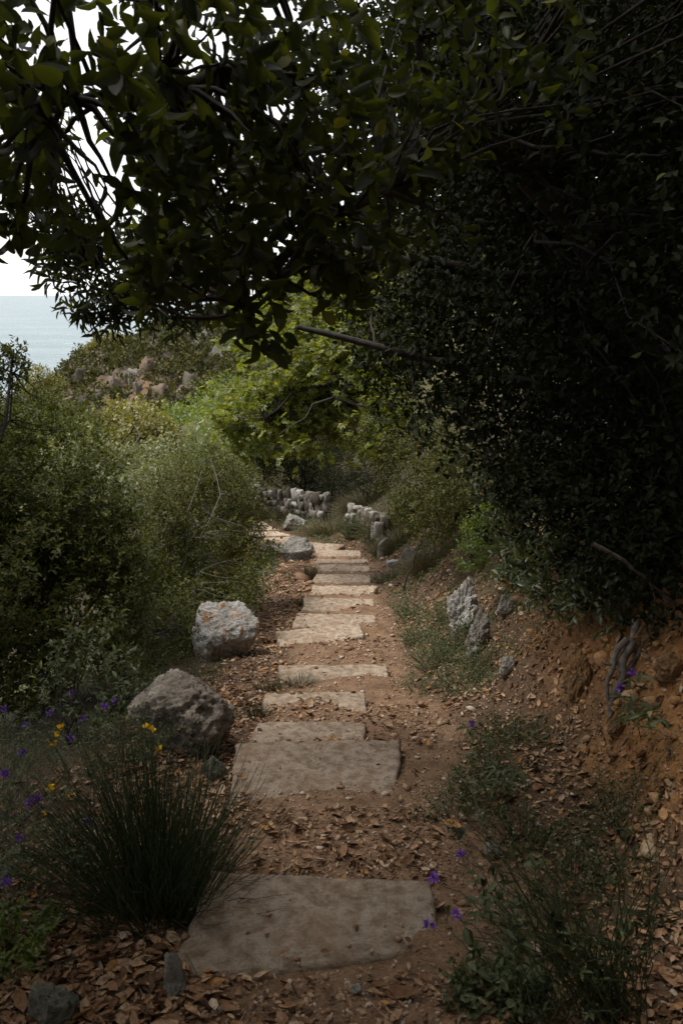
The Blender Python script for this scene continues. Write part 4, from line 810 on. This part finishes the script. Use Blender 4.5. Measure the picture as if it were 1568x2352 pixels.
for X0, Y0, X1, Y1, lab, s in ((1360, 1250, 1545, 1390, 'broken dry branch hanging at the right over the earth bank', 1), (1150, 1235, 1195, 1232, 'short snapped branch stub sticking out of the dark bank', 2), (925, 1360, 975, 1230, 'leaning dark stick propped on the bank right of the far flight', 3)):
    dd = min(ground(X0, Y0)[1], ground(X1, Y1)[1]) - .15; a, c = at(X0, Y0, dd), at(X1, Y1, dd); acc = Acc(); ln = np.linalg.norm(c - a)
    P = curve(a, c, np.array([0, 0, .12 * ln]), 9, .012 * ln, s); tube(acc, P, np.linspace(.012, .004, 9), 6)
    if s == 1:
        for q in range(3): tube(acc, curve(P[5 + q], P[5 + q] + np.array([.05 + .03 * q, -.02, -.13]), np.array([.03, 0, 0]), 6), np.linspace(.005, .002, 6), 5)
    o = acc.build('dead_branch', M['root' if s != 3 else 'bark'], org=a); tag(o, lab, 'branch')

# ------------------------------------------------------------------ litter, gravel and scrub: nobody could count them
def scatter(n, xr, yr, dens, r):
    x = r.uniform(*xr, n); y = np.exp(r.uniform(math.log(yr[0]), math.log(yr[1]), n)); keep = r.random(n) < dens(x, y); return x[keep], y[keep]
def dens_leaf(x, y):
    u = x - np.interp(y, PY, PX); nz = fbm2(x * 2.5, y * 2.5, 3, 101)
    left = sstep(np.interp(y, [0, 3, 5, 9], [-2.2, -1.7, -1.2, -1.0]), np.interp(y, [0, 3, 5, 9], [-1.6, -1.1, -.9, -.8]), u) * sstep(-.36, -.46, u); right = sstep(.50, .75, u + nz * .15) * sstep(2.4, 1.6, u) * .75 * (1 - .4 * sstep(1.1, 1.35, u + nz * .2))
    mid = sstep(-.5, -.4, u) * sstep(.55, .35, u + nz * .25); yy = np.zeros_like(y)
    for a, c, h in ((2.62, 3.2, .5), (1., 2.1, .5), (3.9, 4.35, .5), (4.35, 4.9, .35), (6.0, 7.3, .18)): yy = np.maximum(yy, h * (y > a) * (y < c))
    d = np.maximum(np.maximum(left, right), mid * np.maximum(yy, .04)); d *= np.where(nz > -.15, 1, .35); hh = H(x, y)
    for z, q, _ in SL: d = np.where(inquad(x, y, q) & (z > hh + .006), .012, d)
    return d
r = np.random.default_rng(900)
x, y = scatter(95000, (-2.0, 2.6), (1.0, 15), dens_leaf, r); x = x[:40000]; y = y[:40000]
z = top_z(x, y); n = len(x); acc = Acc()
e_ = .03; gx = (H(x + e_, y) - H(x - e_, y)) / (2 * e_); gy = (H(x, y + e_) - H(x, y - e_)) / (2 * e_); gn = nrm(np.stack([-gx, -gy, np.ones(n)], -1))
az_ = r.uniform(0, 6.28, n); D = np.stack([np.cos(az_), np.sin(az_), r.normal(0, .25, n)], -1)
D = D - gn * (D * gn).sum(1, keepdims=True) * .8; N = gn + r.normal(0, .5, (n, 3)); L = r.uniform(.016, .042, n) * np.where((y < 2.4) & (x < -.3), 1.45, 1.05) * (1 + .04 * np.clip(y - 4, 0, 8)) * np.exp(r.normal(-.08, .3, n))
add_leaves(acc, np.stack([x, y, z + r.uniform(.001, .016, n)], -1) - D * (L / 2)[:, None], D, N, L, L * r.uniform(.38, .62, n), T_CURL)
for k in r.choice(n, 1500, replace=False):
    a = r.uniform(0, 6.28); l_ = r.uniform(.02, .09); p = np.array([x[k], y[k], z[k] + .012]); q = np.array([math.cos(a), math.sin(a), 0]) * l_
    tube(acc, np.stack([p - q, p + r.normal(0, .004, 3), p + q]), [.0016, .0014, .0008], 3)
tag(acc.build('leaf_litter', M['litter'], smooth=False), 'brown dead leaves strewn beside and between the steps', 'leaf litter', kind='stuff')
def dens_chip(x, y):
    u = x - np.interp(y, PY, PX); nz = fbm2(x * 3, y * 3, 3, 131); left = sstep(-1.25, -1.0, u) * sstep(-.36, -.46, u) * .55
    mid = sstep(-.5, -.4, u) * sstep(.75, .45, u + nz * .3); yy = np.full_like(y, .32)
    for a, c, h in ((2.62, 3.2, .55), (1., 2.1, .6), (4.2, 4.75, .9), (5.9, 6.6, .45), (6.6, 14, .2)): yy = np.maximum(yy, h * (y > a) * (y < c))
    right = sstep(.5, .8, u) * sstep(2.6, 1.6, u) * .25; d = np.maximum(np.maximum(left, right), mid * yy) * np.where(nz > -.1, 1, .4); hh = H(x, y)
    for z, q, _ in SL: d = np.where(inquad(x, y, q) & (z > hh + .006), .02, d)
    return d
x, y = scatter(150000, (-1.6, 2.2), (1.0, 15), dens_chip, r); z = top_z(x, y); n = len(x); acc = Acc()
size = np.exp(r.normal(math.log(.0045), .6, n)) * (1 + np.clip(y - 3, 0, 8) * .14)
kk = r.integers(0, 10, n)
for k in range(10):
    V, F = rock_shape(1, 700 + k, (1, .75, .5), 9, .0); s = kk == k; m_ = s.sum(); a = r.uniform(0, 6.28, m_); c, sn = np.cos(a)[:, None], np.sin(a)[:, None]
    X = np.stack([V[None, :, 0] * c - V[None, :, 1] * sn, V[None, :, 0] * sn + V[None, :, 1] * c, np.broadcast_to(V[None, :, 2], (m_, len(V)))], -1) * size[s][:, None, None]
    X[..., 2] += X[..., 0] * r.normal(0, .3, m_)[:, None]; X += np.stack([x[s], y[s], z[s] + size[s] * .25], -1)[:, None]
    acc.add(X.reshape(-1, 3), (F[None] + (np.arange(m_) * len(V))[:, None, None]).reshape(-1, 3))
tag(acc.build('gravel', M['chips'], smooth=False), 'small stone chips and pebbles on the dirt path', 'gravel', kind='stuff')
# loose stones of the orange bank
x, y = scatter(9000, (.9, 2.4), (2.0, 6.5), lambda x, y: sstep(1.0, 1.3, x + fbm2(x * 3, y * 3, 3, 8) * .3) * .5, r); z = H(x, y); n = len(x); acc = Acc(); size = np.exp(r.normal(math.log(.012), .6, n)); kk = r.integers(0, 8, n)
for k in range(8):
    V, F = rock_shape(2, 760 + k, (1, .75, .6), 7, .22); s = kk == k; m_ = s.sum(); a = r.uniform(0, 6.28, m_); c, sn = np.cos(a)[:, None], np.sin(a)[:, None]
    X = np.stack([V[None, :, 0] * c - V[None, :, 1] * sn, V[None, :, 0] * sn + V[None, :, 1] * c, np.broadcast_to(V[None, :, 2], (m_, len(V)))], -1) * size[s][:, None, None]
    X += np.stack([x[s], y[s], z[s]], -1)[:, None]; acc.add(X.reshape(-1, 3), (F[None] + (np.arange(m_) * len(V))[:, None, None]).reshape(-1, 3))
M['bankstone'] = random_mat('bank_stone', [(0, (.22, .11, .04)), (.5, (.36, .20, .09)), (.85, (.34, .21, .11)), (1, (.38, .28, .18))], .92)
tag(acc.build('bank_rubble', M['bankstone'], smooth=False), 'small orange stones weathering out of the earth bank', 'rubble', kind='stuff')
# low green ground cover by the path edges
def dens_gc(x, y):
    u = x - np.interp(y, PY, PX); nz = fbm2(x * 2, y * 2, 3, 151)
    rgt = sstep(.45, .7, u) * sstep(2.2, 1.6, u) * np.interp(y, [1, 3, 4.5, 6, 14], [.12, .2, .7, 1, 1]); lft = sstep(-.85, -1.05, u) * np.interp(y, [1, 4, 6, 14], [.55, .6, 1, 1])
    return np.maximum(rgt, lft) * sstep(-.2, .1, nz)
x, y = scatter(130000, (-4, 3.2), (1.3, 19), dens_gc, r); z = H(x, y); n = len(x); acc = Acc(); P = np.stack([x, y, z + r.uniform(.005, .09, n)], -1)
P = np.repeat(P, 3, 0) + r.normal(0, .018, (n * 3, 3)); sc = np.repeat(np.clip(y / 6, .8, 2), 3)
add_leaves(acc, P, r.normal(size=P.shape) + [0, 0, .5], r.normal(0, .6, P.shape) + [0, 0, 1], .018 * sc * r.uniform(.6, 1.3, n * 3), .008 * sc, T_MED)
tag(acc.build('ground_cover', M['herb']), 'low green weeds covering the edges of the path', 'ground cover', kind='stuff')
# scrub over the headland and the slope below it
N_ = 14000; az_ = r.uniform(R(-30), R(22), N_); rad = r.uniform(36, 121, N_); x = rad * np.sin(az_); y = rad * np.cos(az_)
bare = fbm2(x * .1, y * .1, 4, 71); keep = (r.random(N_) < np.clip(1 - 1.3 * np.maximum(bare - .03, 0) * (rad > 70) * 4, .42, 1)) & (r.random(N_) < (rad / 121) ** .7)
x, y, rad = x[keep], y[keep], rad[keep]; z = H(x, y); n = len(x); br = r.uniform(.35, 1.5, n) * np.where(rad < 75, 1.1, .9)
m_ = 46; d = nrm(r.normal(size=(n, m_, 3))); d[..., 2] = np.abs(d[..., 2]); rr2 = (r.random((n, m_)) ** .4) * br[:, None] * (1 + .3 * r.normal(size=(n, m_)))
P = (np.stack([x, y, z], -1)[:, None] + d * rr2[..., None] * [1, 1, .85]).reshape(-1, 3)
acc = Acc(); k = len(P); L = r.uniform(.25, .55, k); add_leaves(acc, P, r.normal(size=(k, 3)) + d.reshape(-1, 3), d.reshape(-1, 3) + r.normal(0, .4, (k, 3)), L, L * .6, T_DIA)
accs = acc; acc = Acc(); N2 = 2600; a2 = r.uniform(R(-28), R(12), N2); q2 = r.uniform(62, 119, N2); x = q2 * np.sin(a2); y = q2 * np.cos(a2); bb = fbm2(x * .1, y * .1, 4, 71)
ok = (bb > .03) & (r.random(N2) < .17); x, y = x[ok], y[ok]; z = H(x, y)
for k in range(len(x)):
    D_, F = ICO[3]; V = np.sign(D_) * np.abs(D_) ** .38 * .8; V = V * (1 + .8 * fbm(D_ * 2.4 + k * 3.1, 4, 9, .7))[:, None] * np.array([.8, .6, r.uniform(.9, 2.0)]) * r.uniform(.35, 1.3); a = r.uniform(0, 6.28); c_, s_ = math.cos(a), math.sin(a)
    acc.add(np.stack([V[:, 0] * c_ - V[:, 1] * s_, V[:, 0] * s_ + V[:, 1] * c_, V[:, 2]], -1) + [x[k], y[k], z[k] - .35], F)
M['cliff'] = random_mat('cliff_rock', [(0, (.055, .047, .038)), (.4, (.10, .085, .068)), (.7, (.135, .115, .095)), (.9, (.14, .10, .07)), (1, (.19, .175, .16))], .95)
tag(acc.build('cliff_rocks', M['cliff'], smooth=False), 'broken grey brown crags showing between the scrub of the headland', 'crags', kind='stuff')
acc = accs
tag(acc.build('hillside_scrub', M['scrub']), 'olive green scrub covering the rocky headland', 'scrub', kind='stuff')
for X, Y, s, lab, sd in ((250, 786, 1.5, 'yellow lit pine on the crest of the headland against the sea', 1), (222, 806, 1., 'small golden pine just left of the crest pine', 2), (90, 868, 1.5, 'golden tree on the low end of the headland at far left', 3), (372, 752, 1.2, 'feathery dark tree at the top of the headland ridge', 4)):
    dd = 112 if X > 150 else 60; sc = dd / 112; c = at(X, Y, dd); s = s * sc
    plant('pine_tree', lab, 'tree', (c[0], c[1], c[2] - 2.6 * s), [(c, 1.1 * s, .8), (c + np.array([1.1 * s, 0, -.5 * s]), .9 * s, .8), (c + np.array([-1.2 * s, 0, -.7 * s]), .8 * s, .8)], 420, 4, .3 * s, .32 * s, .12 * s, T_DIA, 'yellowg' if sd != 4 else 'scrub', seed=400 + sd, shell=.6, thr=-.3, freq=.6, stems=3, twigs=20, r0=.12 * s, group='pines on the headland')
print('faces', sum(len(o.data.polygons) for o in bpy.data.objects if o.type == 'MESH'))
